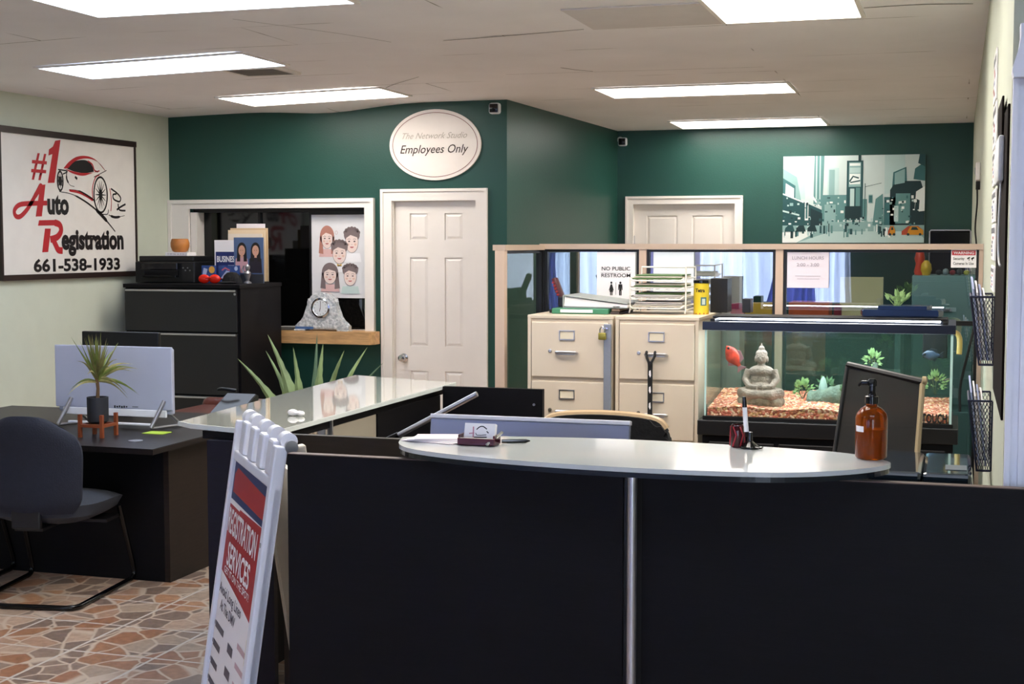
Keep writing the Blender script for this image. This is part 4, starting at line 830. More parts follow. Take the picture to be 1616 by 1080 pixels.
mb = MB(); mb.tube(curve([(q[0],q[1]-.01,1.107),(q[0]+.03,q[1]-.02,1.104),(q[0]+.034,q[1]+.005,1.104)]), .0025, 6); obj('bead_chain', mb, m_gblk, t, True)
t = thing('candle_jar', 'small red and black glass jar left of the pen stand', 'jar', (-.565, 3.91, 1.1))
mb = MB(); mb.lathe((-.567,3.905,1.1005), [(.017,0),(.019,.004),(.019,.055),(.016,.062),(.015,.062),(.014,.01)], 20); obj('glass_body', mb, M('black red glass','#3a0e12',.1), t, True)
mb = MB(); 
for a in (0,1,2,3,4,5): mb.tube([(-.567+.020*math.cos(a*1.05),3.905+.020*math.sin(a*1.05),1.104),(-.567+.020*math.cos(a*1.05+.5),3.905+.020*math.sin(a*1.05+.5),1.135),(-.567+.018*math.cos(a*1.05),3.905+.018*math.sin(a*1.05),1.158)], .0022, 6)
obj('red_strands', mb, M('crimson cord','#a01828',.4), t, True)
t = thing('card_holder', 'maroon business card holder with upright white cards on the glass shelf', 'card holder', (-1.262, 3.73, 1.1))
hc = (-1.262,3.735); mb = MB(); mb.box(hc[0]-.052,hc[0]+.052,hc[1]-.025,hc[1]+.03,1.1005,1.106,.002).box(hc[0]-.054,hc[0]+.054,hc[1]-.03,hc[1]-.024,1.102,1.122,.002).box(hc[0]-.054,hc[0]-.048,hc[1]-.024,hc[1]+.03,1.102,1.130,.002).box(hc[0]+.048,hc[0]+.054,hc[1]-.024,hc[1]+.03,1.102,1.130,.002); obj('tray', mb, M('maroon lacquer','#4a1524',.2), t)
Rt = Matrix.Translation((hc[0],hc[1],1.108)) @ Matrix.Rotation(R(-18), 4, 'X')
mb = MB(); mb.box(-.045,.045,-.004,.012,0,.052,M4=Rt); cds = obj('cards', mb, m_paper, t)
fcd = Frame(Rt @ Vector((-.045,-.0042,0)), Rt.to_3x3() @ Vector((1,0,0)), Rt.to_3x3() @ Vector((0,0,1)))
mb = MB(); mb.m = 0; f_stroke(mb, fcd, curve([(.036,.034),(.045,.042),(.055,.043),(.066,.036)]), .003, .0006); f_stroke(mb, fcd, [(.034,.024),(.038,.018),(.05,.018),(.066,.02)], .002, .0006); f_stroke(mb, fcd, [(.03,.012),(.068,.013)], .003, .0006); f_stroke(mb, fcd, [(.066,.03),(.072,.025)], .003, .0006)
mb.m = 1; f_stroke(mb, fcd, [(.026,.042),(.028,.012)], .004, .0005); f_stroke(mb, fcd, [(.015,.022),(.03,.024)], .003, .0005); obj('card_logo', mb, [m_ink, M('pink logo','#c48a98',.6)], cds)
tagged('pen', MB().tube([(hc[0]+.05,hc[1]+.05,1.1055),(hc[0]+.115,hc[1]+.075,1.1055),(hc[0]+.125,hc[1]+.079,1.1055)], [.005,.005,.002], 8), m_gblk, 'black pen lying behind the business card holder', 'pen', smooth=True)
tagged('pen', MB().tube([(hc[0]+.035,hc[1]-.036,1.106),(hc[0]+.062,hc[1]+.02,1.135)], [.0045,.0045], 8), m_chrome, 'silver pen leaning on the right end of the card holder', 'pen', smooth=True)
t = thing('paper_stack', 'loose white forms stacked at the left tip of the glass shelf', 'papers', (-1.41, 3.77, 1.1))
for i in range(5):
    Mt = Matrix.Translation((-1.405+.006*i,3.775+.004*i,1.1006+.0022*i)) @ Matrix.Rotation(R(-12+7*i), 4, 'Z'); mb = MB(); mb.box(-.085,.085,-.05,.05,0,.0018,M4=Mt); obj('sheet', mb, m_paper if i % 2 else M('faint pink paper','#d9ccd2',.7), t)
# desk lamp behind
t = thing('desk_lamp', 'slim silver bar desk lamp rising behind the cross panel', 'lamp', (-1.93, 4.62, .74))
mb = MB(); mb.lathe((-1.93,4.66,.7405), [(.08,0),(.08,.012),(.02,.018)], 24); obj('base', mb, m_blk, t, True)
mb = MB(); mb.tube(curve([(-1.93,4.66,.755),(-1.945,4.62,.90),(-1.93,4.60,.955),(-1.885,4.60,.975)]), .009, 10); obj('gooseneck', mb, m_blk, t, True)
mb = MB(); mb.tube([(-1.895,4.60,.97),(-1.85,4.60,.992)], .013, 10); obj('joint', mb, m_gblk, t, True)
mb = MB(); mb.tube([(-1.85,4.60,.992),(-1.561,4.60,1.146)], .0095, 10); obj('bar', mb, m_steel, t, True)
# attendant's all in one, back to the camera
t = thing('computer', 'silver flat computer screen seen from behind below the glass shelf', 'computer', (-1.29, 4.25, .74))
Rm = Matrix.Translation((-1.29,4.27,.80)) @ Matrix.Rotation(R(-9), 4, 'X')
mb = MB(); mb.box(-.33,.33,-.012,.012,0,.298,.003,M4=Rm); obj('screen_shell', mb, M('silver shell','#8f93a6',.3,metal=.3), t)
mb = MB(); mb.box(-.331,.331,-.014,.016,.298,.312,.002,M4=Rm); obj('top_edge', mb, M('bright white edge','#e6e6ee',.3), t)
mb = MB(); mb.box(-1.34,-1.24,4.31,4.33,.7405,.95).box(-1.40,-1.18,4.27,4.41,.7405,.75,.003); obj('stand', mb, m_steel, t)
# attendant's chair back
t = thing('office_chair', 'black task chair with rounded back and painted tan sheen behind the desk', 'chair', (-1.27, 5.3, 0))
def chair_base(t, x, y, seatz, rad=.28):
    for k in range(5):
        a = 2*math.pi*k/5+.3; mb = MB(); mb.tube([(x,y,.10),(x+rad*math.cos(a),y+rad*math.sin(a),.07)], [.022,.014], 8); l = obj('base_leg', mb, m_blk, t, True)
        mb = MB(); mb.lathe((x+rad*math.cos(a)-.012,y+rad*math.sin(a),.027), [(.001,0),(.026,.001),(.026,.024),(.001,.025)], 16, 'x'); mb.tube([(x+rad*math.cos(a),y+rad*math.sin(a),.045),(x+rad*math.cos(a),y+rad*math.sin(a),.07)], .008, 6); obj('caster', mb, m_rubber, l, True)
    mb = MB(); mb.tube([(x,y,.08),(x,y,seatz-.03)], .025, 14); obj('gas_lift', mb, m_blk, t, True)
chair_base(t, -1.27, 5.0, .47)
mb = MB(); mb.box(-1.52,-1.02,4.76,5.24,.46,.54,.035,seg=4); obj('seat', mb, M('black cloth'), t, True)
o_ = [(-1.49,.62),(-1.05,.62),(-1.02,.70),(-1.015,.90),(-1.035,.965),(-1.09,1.0),(-1.27,1.012),(-1.45,1.0),(-1.51,.965),(-1.53,.90),(-1.52,.70)]
pts = curve(o_ + [o_[0]], 4)[:-1]
mb = MB(); mb.prism(pts, 5.22, 5.29, 'y', .015); obj('backrest', mb, M('black cloth'), t, True)
mb = MB(); mb.tube([(a, 5.255, b-.004) for a, b in pts if b > .955], .019, 8); obj('tan_sheen', mb, M('painted tan sheen','#a58d6c',.4), t, True)  # sheen along the top of the black back, modelled as a tan rim
mb = MB(); mb.box(-1.31,-1.23,5.15,5.34,.42,.46).box(-1.31,-1.23,5.30,5.34,.46,.8); obj('back_support', mb, m_blk, t)
# sling chair on the right
t = thing('mesh_chair', 'black mesh sling office chair with tan side frames in front of the aquarium', 'chair', (-.24, 5.1, 0))
chair_base(t, -.25, 4.95-.1, .46, .2)
def quad(A, B, C, D, nrm, th):
    mb = MB(); n = 8
    for off in (0, th):
        G = [[mb.bm.verts.new(Vector(A).lerp(Vector(B), i/n).lerp(Vector(D).lerp(Vector(C), i/n), j/n) + Vector(nrm)*(off - .02*math.sin(math.pi*i/n))) for i in range(n+1)] for j in range(n+1)]
        for j in range(n):
            for i in range(n): mb.face([G[j][i], G[j][i+1], G[j+1][i+1], G[j+1][i]])
    return mb
def mesh_mat():
    m = M('dark mesh fabric', '#191714', .85); nt = m.node_tree; p = nt.nodes['Principled BSDF']; o = nt.nodes['Material Output']
    tr = nt.nodes.new('ShaderNodeBsdfTransparent'); mx = nt.nodes.new('ShaderNodeMixShader'); mx.inputs[0].default_value = .9; nt.links.new(tr.outputs[0], mx.inputs[1]); nt.links.new(p.outputs[0], mx.inputs[2]); nt.links.new(mx.outputs[0], o.inputs[0]); return m
TL, TR, BR, BL = (-.375,5.36,1.215), (-.105,5.22,1.172), (-.13,5.02,.58), (-.44,5.16,.58)
obj('backrest', quad(TL, TR, BR, BL, (.1,.3,0), .012), mesh_mat(), t, True)
m_ctan = M('tan chair frame', '#9c8a68', .4)
mb = MB(); mb.tube([TR, (-.118,5.12,.9), (-.135,5.0,.56), (-.14,4.85,.50), (-.14,4.6,.48)], .010, 8); mb.lathe((TR[0]-.004,TR[1],TR[2]+.004), [(.004,0),(.016,.003),(.016,.016),(.008,.02)], 16, 'x'); obj('side_frame', mb, m_ctan, t, True)
mb = MB(); mb.tube([TL, (-.41,5.26,.9), (-.445,5.12,.56), (-.45,4.95,.50), (-.45,4.65,.48)], .008, 8); obj('side_frame', mb, m_blk, t, True)
mb = MB(); mb.tube([TL, TR], .012, 8); obj('top_rail', mb, m_blk, t, True)
mb = MB(); mb.prism([(-.45,4.65),(-.14,4.6),(-.135,5.0),(-.445,5.12)], .462, .49); obj('seat', mb, M('dark mesh fabric'), t)
# side return desk with printer
t = thing('side_desk', 'black side desk against the right wall carrying the printer', 'desk', (-.1, 4.8, 0))
mb = MB(); mb.box(-.40,.12,4.44,5.04,.775,.80); obj('desktop', mb, m_black, t)
# keep the leg room of the mesh chair free: panels at the ends only
mb = MB(); mb.box(.095,.12,4.44,5.04,0,.7745); obj('side_panel', mb, m_black, t)
mb = MB(); mb.box(-.40,-.375,4.44,4.54,0,.7745); obj('leg', mb, m_black, t)
t = thing('printer', 'low glossy blue black flatbed printer on the side desk', 'printer', (-.1, 4.8, .80))
mb = MB(); mb.box(-.26,.065,4.56,5.02,.8005,.915,.012); obj('body', mb, m_gblk, t)
mb = MB(); mb.box(-.255,-.09,4.56,5.02,.917,.95,.012).box(-.088,.06,4.56,5.02,.917,.95,.012); obj('scanner_lid', mb, M('blue black gloss','#1a2530',.08,coat=.6), t)
mb = MB(); mb.box(-.02,.045,4.64,4.74,.9505,.952); obj('lid_label', mb, M('grey label','#5b646c',.4), t)
mb = MB(); mb.box(-.25,.05,4.53,4.56,.83,.85,.003); obj('paper_tray', mb, m_blk, t)
t = thing('headset', 'thin grey headset lying behind the right part of the desk edge', 'headset', (-.37, 3.80, .9))
mb = MB(); mb.tube(curve([(-.50,4.02,1.035),(-.46,4.05,1.055),(-.38,4.03,1.05),(-.30,4.0,1.04)]), .006, 8); obj('headband', mb, M('warm grey plastic','#6f6a60',.5), t, True)
mb = MB(); mb.lathe((-.50,4.01,1.03), [(.006,0),(.02,.002),(.02,.014),(.008,.018)], 16, 'y'); obj('ear_pad', mb, M('warm grey plastic'), t, True)
mb = MB(); mb.lathe((-.295,3.99,1.035), [(.006,0),(.02,.002),(.02,.014),(.008,.018)], 16, 'y'); obj('ear_pad', mb, M('warm grey plastic'), t, True)
mb = MB(); mb.tube([(-.40,4.03,1.04),(-.40,4.03,.75)], .01, 8); mb.lathe((-.40,4.03,.7405), [(.06,0),(.06,.008),(.01,.014)], 20); obj('stand', mb, m_blk, t, True)

# ------------------------------------------------------------------ glazed partition
m_pg = sheet_glass('tinted partition glass', '#a3aeb2', .20)
t = thing('partition', 'glazed office partition with tan rails behind the file cabinets and aquarium', 'partition', (-1.0, 7.25, 0))
mb = MB(); mb.box(-2.10,.123,7.215,7.285,1.632,1.66).box(-2.135,-2.07,6.53,7.215,1.628,1.655); obj('top_rail', mb, m_tan, t)
mb = MB(); mb.box(-2.125,-2.075,6.53,6.575,0,1.628,.003); obj('post', mb, M('tan post','#bfa793',.45), t)
for x in (-1.547, -.848): mb = MB(); mb.box(x-.019,x+.019,7.222,7.278,0,1.632); obj('post', mb, M('tan post'), t)
mb = MB(); mb.box(-2.12,-2.075,7.225,7.285,0,1.632); obj('post', mb, m_blk, t)
mb = MB(); mb.box(.104,.1235,7.22,7.28,0,1.632); obj('post', mb, m_tan, t)
for a, b in ((-2.075,-1.567), (-1.527,-.868), (-.828,.103)):
    mb = MB(); k = .014; mb.box(a,a+k,7.235,7.265,.08,1.631).box(b-k,b,7.235,7.265,.08,1.631).box(a+k,b-k,7.235,7.265,1.618,1.631).box(a+k,b-k,7.235,7.265,.08,.1).box(a+k,b-k,7.235,7.265,1.262,1.285); fr_ = obj('glazing_bead', mb, m_blk, t)
    mb = MB(); mb.pane(a+k,b-k,7.25,7.25,1.285,1.618); obj('glass', mb, m_pg, fr_)
    mb = MB(); mb.pane(a+k,b-k,7.25,7.25,.1,1.262); obj('glass', mb, m_pg, fr_)
mb = MB(); k = .012; mb.box(-2.115,-2.085,6.576,6.588,.08,1.627).box(-2.115,-2.085,7.205,7.222,.08,1.627).box(-2.115,-2.085,6.588,7.205,1.612,1.627).box(-2.115,-2.085,6.588,7.205,.08,.1); fr_ = obj('glazing_bead', mb, m_blk, t)
mb = MB(); mb.pane(-2.10,-2.10,6.588,7.205,.1,1.612); obj('glass', mb, sheet_glass('clear side glass', '#d5ddd8', .0, f0=1.2), fr_)
mb = MB(); mb.box(-2.125,.11,7.23,7.27,0,.079); obj('kick_rail', mb, m_tan, t)
# light switch on the wall behind the side glass
t = thing('light_switch', 'white light switch plate on the green side wall seen through the glass', 'light switch', (-3.3, 11.5, 1.30))
xw = -3.39 + (11.55-10.73)/(13.5-10.73)*.247
mb = MB(); mb.prism([(xw+.001,11.50),(xw+.012,11.50),(xw+.021,11.60),(xw+.010,11.60)], 1.22, 1.36); obj('plate', mb, m_white, t)
mb = MB(); mb.box(xw+.014,xw+.026,11.54,11.56,1.28,1.30); obj('toggle', mb, m_white, t)
# notices on the glass
def notice(name, x0, x1, z0, z1, label, mat=None):
    t = thing(name, label, 'notice', ((x0+x1)/2, 7.22, z0)); mb = MB(); mb.box(x0, x1, 7.2325, 7.2345, z0, z1); obj('sheet', mb, mat or m_paper, t); return t, Frame((x0, 7.232, z0), (1,0,0), (0,0,1))
t, f = notice('paper_notice', -1.792, -1.588, 1.335, 1.617, 'no public restroom notice with two figures taped to the glass')
text('NO PUBLIC', f, .102, .187, .019, .152, m_ink, t, 'lettering', .012, align='CENTER'); text('RESTROOM', f, .102, .152, .019, .155, m_ink, t, 'lettering', .012, align='CENTER')
mb = MB(); f_rect(mb, f, .02, .185, .174, .1748)
for c_, wom in ((.078, 1), (.126, 0)):
    f_ell(mb, f, (c_, .123), .0055, .0065, .001, 14)
    if wom: f_poly(mb, f, [(c_-.004,.115),(c_+.004,.115),(c_+.013,.083),(c_+.009,.082),(c_+.006,.092),(c_+.010,.075),(c_-.010,.075),(c_-.006,.092),(c_-.009,.082),(c_-.013,.083)])
    else: f_poly(mb, f, [(c_-.010,.115),(c_+.010,.115),(c_+.012,.085),(c_+.008,.085),(c_+.006,.10),(c_+.006,.08),(c_-.006,.08),(c_-.006,.10),(c_-.008,.085),(c_-.012,.085)])
    f_rect(mb, f, c_-.0065, c_-.001, .057, .081); f_rect(mb, f, c_+.001, c_+.0065, .057, .081)
f_rect(mb, f, .101, .103, .06, .125); obj('restroom_symbols', mb, m_ink, t)
t, f = notice('paper_notice', -.81, -.605, 1.44, 1.618, 'pale lunch hours notice taped to the right glass panel', M('lilac white paper','#dcd3dc',.7))
mg = M('faded grey ink','#9a939c',.7); text('LUNCH HOURS', f, .102, .142, .016, .155, mg, t, 'lettering', .01, align='CENTER'); text('2:00 - 3:00', f, .102, .108, .016, .11, mg, t, 'lettering', .01, align='CENTER')
mb = MB(); f_rect(mb, f, .04, .165, .058, .06); f_rect(mb, f, .05, .16, .044, .046); obj('small_print', mb, mg, t)
t, f = notice('warning_sign', -.025, .092, 1.545, 1.632, 'red and white security cameras warning sign in the top right glass corner')
mb = MB(); f_rect(mb, f, .004, .113, .060, .083); obj('red_band', mb, M('warning red','#c93a44',.5), t)
text('WARNING', f, .0585, .065, .013, .095, m_paper, t, 'lettering', .02, align='CENTER', d=.002); text('Security', f, .01, .038, .012, .052, m_ink, t, 'lettering', .01); text('Cameras In Use', f, .01, .014, .013, .095, m_ink, t, 'lettering', .01)
mb = MB(); f_poly(mb, f, [(.075,.040),(.088,.046),(.086,.052),(.074,.046)]); f_poly(mb, f, [(.092,.045),(.104,.052),(.108,.046),(.096,.038)]); f_rect(mb, f, .082,.085,.034,.042); f_rect(mb, f, .097,.1,.034,.042); obj('camera_icon', mb, m_ink, t)
mb = MB(); f_ring(mb, f, (.0585,.0435), .0001, .0001, 0, .001, 4); mb.bm.free()
t, f = notice('paper_notice', -1.492, -1.282, 1.40, 1.618, 'blank white sheet on the middle glass panel behind the letter tray', M('blue white paper','#dfe6ea',.7))

# ------------------------------------------------------------------ beige file cabinets
def file_cabinet(x0, x1, label, lock_bar):
    t = thing('file_cabinet', label, 'cabinet', ((x0+x1)/2, 6.82, 0), group='beige file cabinets')
    xr = x1 if not lock_bar else x1
    mb = MB(); mb.box(x0, x1, 6.515, 7.15, 0, 1.305).box(x0-.002, x1+.002, 6.505, 7.152, 1.305, 1.322, .003).box(x0, x0+.016, 6.502, 6.515, .02, 1.305).box(x1-.016, x1, 6.502, 6.515, .02, 1.305); obj('body', mb, m_beige, t)
    dx0, dx1 = x0+.019, x1-.019; cx_ = (x0+x1)/2 - (.012 if lock_bar else 0)
    for i in range(4):
        zt = 1.289 - i*.282; zb = zt-.262
        mb = MB(); mb.box(dx0, dx1, 6.497, 6.514, zb, zt, .004); d = obj('drawer', mb, m_beige, t)
        mb = MB(); zz = zt-.042; mb.box(cx_-.038,cx_+.038,6.489,6.4965,zz-.042,zz-.038).box(cx_-.038,cx_+.038,6.489,6.4965,zz,zz+.004).box(cx_-.038,cx_-.034,6.489,6.4965,zz-.038,zz).box(cx_+.034,cx_+.038,6.489,6.4965,zz-.038,zz); lh = obj('label_holder', mb, m_steel, d)
        mb = MB(); mb.box(cx_-.033,cx_+.033,6.4935,6.4965,zz-.037,zz-.001); obj('label_card', mb, M('cream card','#d9cdb4',.6), lh)
        zh = zt-.142; mb = MB(); mb.tube(curve([(cx_-.05,6.4965,zh-.004),(cx_-.048,6.475,zh),(cx_-.035,6.468,zh+.002),(cx_+.035,6.468,zh+.002),(cx_+.048,6.475,zh),(cx_+.05,6.4965,zh-.004)],4), .0065, 8); mb.box(cx_-.045,cx_+.045,6.468,6.484,zh-.012,zh-.004,.002); obj('handle', mb, m_steel, d, True)
        mb = MB(); mb.lathe((cx_-.083,6.4965,zh+.005), [(.009,0),(.009,.005),(.006,.008)], 14, 'y'); obj('lock', mb, m_steel if i == 0 else M('dark lock','#5b5346',.4), d, True)
    return t
t1 = file_cabinet(-1.950, -1.534, 'beige four drawer file cabinet with grey locking bar and padlock', True)
t2 = file_cabinet(-1.520, -1.127, 'beige four drawer file cabinet with a black lanyard, beside the aquarium', False)
mb = MB(); mb.box(-1.572,-1.536,6.478,6.4955,.15,1.285,.003); mb.lathe((-1.556,6.4775,1.14),[(.006,0),(.006,.003)],10,'y'); obj('locking_bar', mb, M('grey steel bar','#8a8f98',.35,metal=.3), t1)
t = thing('padlock', 'small brass padlock hanging on the grey locking bar', 'padlock', (-1.572, 6.46, 1.21))
mb = MB(); mb.box(-1.592,-1.556,6.452,6.470,1.212,1.245,.004); obj('lock_body', mb, M('brass','#a89a4a',.3,metal=.7), t, True)
mb = MB(); mb.tube(curve([(-1.585,6.461,1.245),(-1.585,6.461,1.262),(-1.574,6.461,1.274),(-1.563,6.461,1.262),(-1.563,6.461,1.245)],5), .003, 8); mb.box(-1.575,-1.55,6.468,6.4775,1.262,1.268); obj('shackle', mb, m_chrome, t, True)
t = thing('lanyard', 'black lanyard with white print hanging from the right cabinet handle', 'lanyard', (-1.335, 6.45, .87))
hz = 1.289-.142; cx_ = -1.3235-.012
mb = MB(); mb.tube(curve([(cx_-.028,6.458,hz+.004),(cx_-.028,6.462,hz+.012),(cx_-.028,6.47,hz+.010),(cx_-.026,6.458,hz-.01),(cx_-.016,6.455,hz-.035),(cx_-.014,6.455,hz-.05)],4), .006, 6); mb.tube(curve([(cx_+.012,6.458,hz+.004),(cx_+.012,6.462,hz+.012),(cx_+.012,6.47,hz+.010),(cx_+.010,6.458,hz-.01),(cx_-.002,6.455,hz-.035),(cx_-.004,6.455,hz-.05)],4), .006, 6)
mb.box(cx_-.020,cx_+.003,6.453,6.459,hz-.30,hz-.03,.002); obj('strap', mb, m_rubber, t)
fl = Frame((cx_-.0085,6.4525,0), (1,0,0), (0,0,1)); mb = MB()
for i in range(3): zz = hz-.075-.075*i; f_poly(mb, fl, [(-.004,zz),(.003,zz+.004),(.005,zz-.02),(.001,zz-.03),(-.005,zz-.018)]); 
obj('print', mb, m_paper, t)
# things on the file cabinets
t = thing('letter_tray', 'white wire letter tray stack full of papers on the right file cabinet', 'letter tray', (-1.35, 6.82, 1.322))
m_ww = M('white coated wire', '#e2ddd4', .4)
for sx in (-1.495, -1.225):
    mb = MB(); mb.tube([(sx-.005,6.70,1.328),(sx,6.70,1.345),(sx,6.70,1.49 if sx < -1.4 else 1.55)], .004, 6); mb.tube([(sx-.005,6.96,1.328),(sx,6.96,1.345),(sx,6.96,1.545)], .004, 6); mb.tube([(sx,6.70,1.345),(sx,6.96,1.345)], .004, 6); obj('side_wire', mb, m_ww, t, True)
mb = MB(); mb.tube([(-1.495,6.96,1.545),(-1.225,6.96,1.545)], .004, 6); mb.tube([(-1.225,6.70,1.55),(-1.225,6.96,1.545)], .004, 6); obj('top_wire', mb, m_ww, t, True)
for i in range(4):
    z = 1.352+.044*i; mb = MB(); mb.tube([(-1.495,6.69,z+.012),(-1.48,6.685,z),(-1.25,6.685,z),(-1.235,6.69,z+.012),(-1.225,6.96,z+.012),(-1.495,6.96,z+.012)], .0035, 6, closed=True)
    for j in range(6): xx = -1.475+.046*j; mb.tube([(xx,6.685,z),(xx,6.96,z+.002)], .0015, 4)
    obj('tray', mb, m_ww, t, True)
    cols = ['#cfc6b4', '#bfb9b2', '#d9d6d0', '#4f6a3a']
    for k in range(3):
        mb = MB(); mb.box(-1.485+.006*k,-1.245,6.70+.008*k,6.95,z+.006+.008*k,z+.012+.008*k,.001); p_ = tagged('document', mb, M('tray paper %d' % ((i+k) % 4) if not (i == 3 and k == 2) else 'green catalogue', cols[(i+k) % 4] if not (i == 3 and k == 2) else '#557048', .6), '', 'document', 'papers in the letter tray')
        p_['label'] = ['bottom', 'lowest but one', 'third', 'top'][i] + ' tray papers, ' + ['underneath', 'middle of its pile', 'uppermost of its pile'][k] + (', green cover' if i == 3 and k == 2 else '')
t = thing('food_can', 'yellow fish food canister with a black lid beside the letter tray', 'canister', (-1.165, 6.78, 1.322))
mb = MB(); mb.lathe((-1.166,6.79,1.3225), [(.037,0),(.037,.148),(.034,.15)], 28); obj('can', mb, M('yellow print','#d9bf2e',.35), t, True)
mb = MB(); mb.lathe((-1.166,6.79,1.4725), [(.039,0),(.039,.012),(.036,.014)], 28); obj('lid', mb, m_gblk, t, True)
mb = MB()
def wrap(a0, a1, z0, z1, m, r=.0374):
    mb.m = m; n = 6
    for i in range(n):
        u, v = R(a0+(a1-a0)*i/n), R(a0+(a1-a0)*(i+1)/n); c_ = (-1.166,6.79); mb.poly([(c_[0]+r*math.cos(u),c_[1]+r*math.sin(u),z0),(c_[0]+r*math.cos(v),c_[1]+r*math.sin(v),z0),(c_[0]+r*math.cos(v),c_[1]+r*math.sin(v),z1),(c_[0]+r*math.cos(u),c_[1]+r*math.sin(u),z1)])
wrap(275,320,1.365,1.405,0); wrap(285,310,1.37,1.398,1,.0377); wrap(180,360,1.323,1.33,2); obj('can_print', mb, [M('teal print','#3f6a70',.4), M('pale print','#b8c4b8',.4), m_red], t)
text('Tetra', Frame((-1.20,6.752,1.43),(1,0,.0),(0,0,1)), .012, 0, .017, .045, m_ink, t, 'lettering', .03)
tagged('box', MB().box(-1.124,-1.04,6.98,7.12,1.322,1.49,.002), m_blk, 'tall black box behind the yellow canister above the tank edge', 'box')
bpy.data.objects['box'].location.x -= .03
tagged('box', MB().box(-1.00,-.96,7.0,7.1,1.322,1.39,.002), m_blk, 'short black box right of the tall black one', 'box')
t = thing('binder', 'thick white papers in a ring binder lying on the left file cabinet', 'binder', (-1.68, 6.8, 1.36))
mb = MB(); mb.prism([(-1.815,1.358),(-1.50,1.356),(-1.50,1.368),(-1.60,1.378),(-1.81,1.405)], 6.66, 6.98, 'y'); obj('pages', mb, m_paper, t)
mb = MB(); mb.prism([(-1.818,1.352),(-1.50,1.352),(-1.50,1.3555),(-1.818,1.3555)], 6.65, 6.99, 'y'); mb.prism([(-1.818,1.3556),(-1.815,1.3556),(-1.812,1.408),(-1.50,1.372),(-1.50,1.375),(-1.81,1.412),(-1.818,1.412)], 6.65, 6.99, 'y'); obj('cover', mb, M('grey vinyl','#9aa09c',.4), t)
t = thing('folder', 'green folder with a white label lying flat on the left file cabinet', 'folder', (-1.72, 6.75, 1.322))
mb = MB(); mb.box(-1.865,-1.585,6.62,6.99,1.3225,1.350,.004); obj('cover', mb, M('green vinyl','#3e7d5c',.4), t)
mb = MB(); mb.box(-1.82,-1.66,6.616,6.619,1.33,1.344); obj('spine_label', mb, m_paper, t)
t = thing('folder', 'clutter of dark brown folders at the right end of the left file cabinet', 'folder', (-1.56, 6.8, 1.322))
for i, (c, a) in enumerate((('#3a2f2a',.0),('#6d5a4c',.01),('#30302e',.02))): mb = MB(); mb.box(-1.578+a*.3,-1.535,6.64+a,6.95,1.3225+.014*i,1.334+.014*i,.002); obj('sheet', mb, M('folder brown %d' % i, c, .5), t)
t = thing('handset', 'dark red handset standing upright at the left on the file cabinet', 'handset', (-1.87, 6.75, 1.322))
mb = MB(); Mh = Matrix.Translation((-1.845,6.80,1.352)) @ Matrix.Rotation(R(-22), 4, 'Y'); mb.box(-.012,.012,-.025,.025,.005,.15,.006,M4=Mh); obj('grip', mb, M('dark maroon plastic','#4a2022',.35), t, True)
mb = MB(); 
for k in range(5): mb.box(-.0135+.0,.0,-.018,.018,.06+.016*k,.07+.016*k,M4=Matrix.Translation((-.0005,-.009,0)) @ Mh)
obj('buttons', mb, M('red key','#8a2a2a',.4), t)
mb = MB(); mb.box(-1.875,-1.835,6.77,6.83,1.3505,1.40,.004); mb.box(-1.90,-1.868,6.7,6.88,1.3225,1.34,.003); obj('cradle', mb, m_blk, t)

# ------------------------------------------------------------------ aquarium
TX0, TX1, TY0, TY1, TZ0, TZ1 = -1.072, -.008, 6.36, 6.84, .885, 1.30
t = thing('aquarium_stand', 'black wooden stand under the aquarium', 'stand', (-.54, 6.6, 0))
mb = MB(); mb.box(TX0-.01, TX1+.01, TY0, TY1, 0, .80); obj('cabinet', mb, m_black, t)
mb = MB(); mb.box(TX0-.03, TX1+.03, TY0-.025, TY1+.02, .80, .868, .004); obj('top', mb, m_blk, t)
for a, b in ((-1.05,-.76),(-.74,-.36),(-.34,-.03)): mb = MB(); mb.box(a,b,TY0-.012,TY0-.001,.1,.77,.004); obj('door', mb, m_blk, t)
t = thing('aquarium', 'large lit aquarium with pink gravel and black rim', 'aquarium', (-.54, 6.6, .868))
m_tg = sheet_glass('tank glass', '#f3faf8', -.02); g = .008
mb = MB(); mb.pane(TX0, TX1, TY0, TY0, TZ0, TZ1); obj('front_glass', mb, m_tg, t)
mb = MB(); mb.pane(TX0, TX1, TY1, TY1, TZ0, TZ1); obj('back_glass', mb, m_tg, t)
mb = MB(); mb.pane(TX0, TX0, TY0, TY1, TZ0, TZ1); obj('side_glass', mb, m_tg, t)
mb = MB(); mb.pane(TX1, TX1, TY0, TY1, TZ0, TZ1); obj('side_glass', mb, m_tg, t)
mb = MB(); mb.box(TX0-.002, TX0+.005, TY0-.002, TY0+.004, TZ0, TZ1); obj('corner_seal', mb, M('aqua white silicone','#b8d8d4',.3), t); mb = MB(); mb.box(TX1-.008, TX1+.002, TY0-.002, TY0+.006, TZ0, TZ1); obj('corner_seal', mb, M('aqua white silicone','#b8d8d4',.3), t)
mb = MB(); mb.box(TX0-.008,TX1+.008,TY0-.008,TY1+.008,TZ0-.016,TZ0-.001); obj('bottom_rim', mb, m_blk, t)
mb = MB(); mb.box(TX0-.012,TX1+.012,TY0-.012,TY0+.018,TZ1-.026,TZ1+.012,.002).box(TX0-.012,TX1+.012,TY1-.018,TY1+.012,TZ1-.018,TZ1+.012,.002).box(TX0-.012,TX0+.02,TY0+.018,TY1-.018,TZ1-.018,TZ1+.012).box(TX1-.02,TX1+.012,TY0+.018,TY1-.018,TZ1-.018,TZ1+.012); obj('top_rim', mb, M('dark blue black rim','#151a2a',.3), t)
mb = MB(); mb.box(TX0+.0085,TX1-.0085,TY0+.0085,TY1-.0085,TZ0+.03,TZ1-.03); obj('water', mb, sheet_glass('tank water', '#eef3f0', -.03, haze=.05, f0=1.12), t)
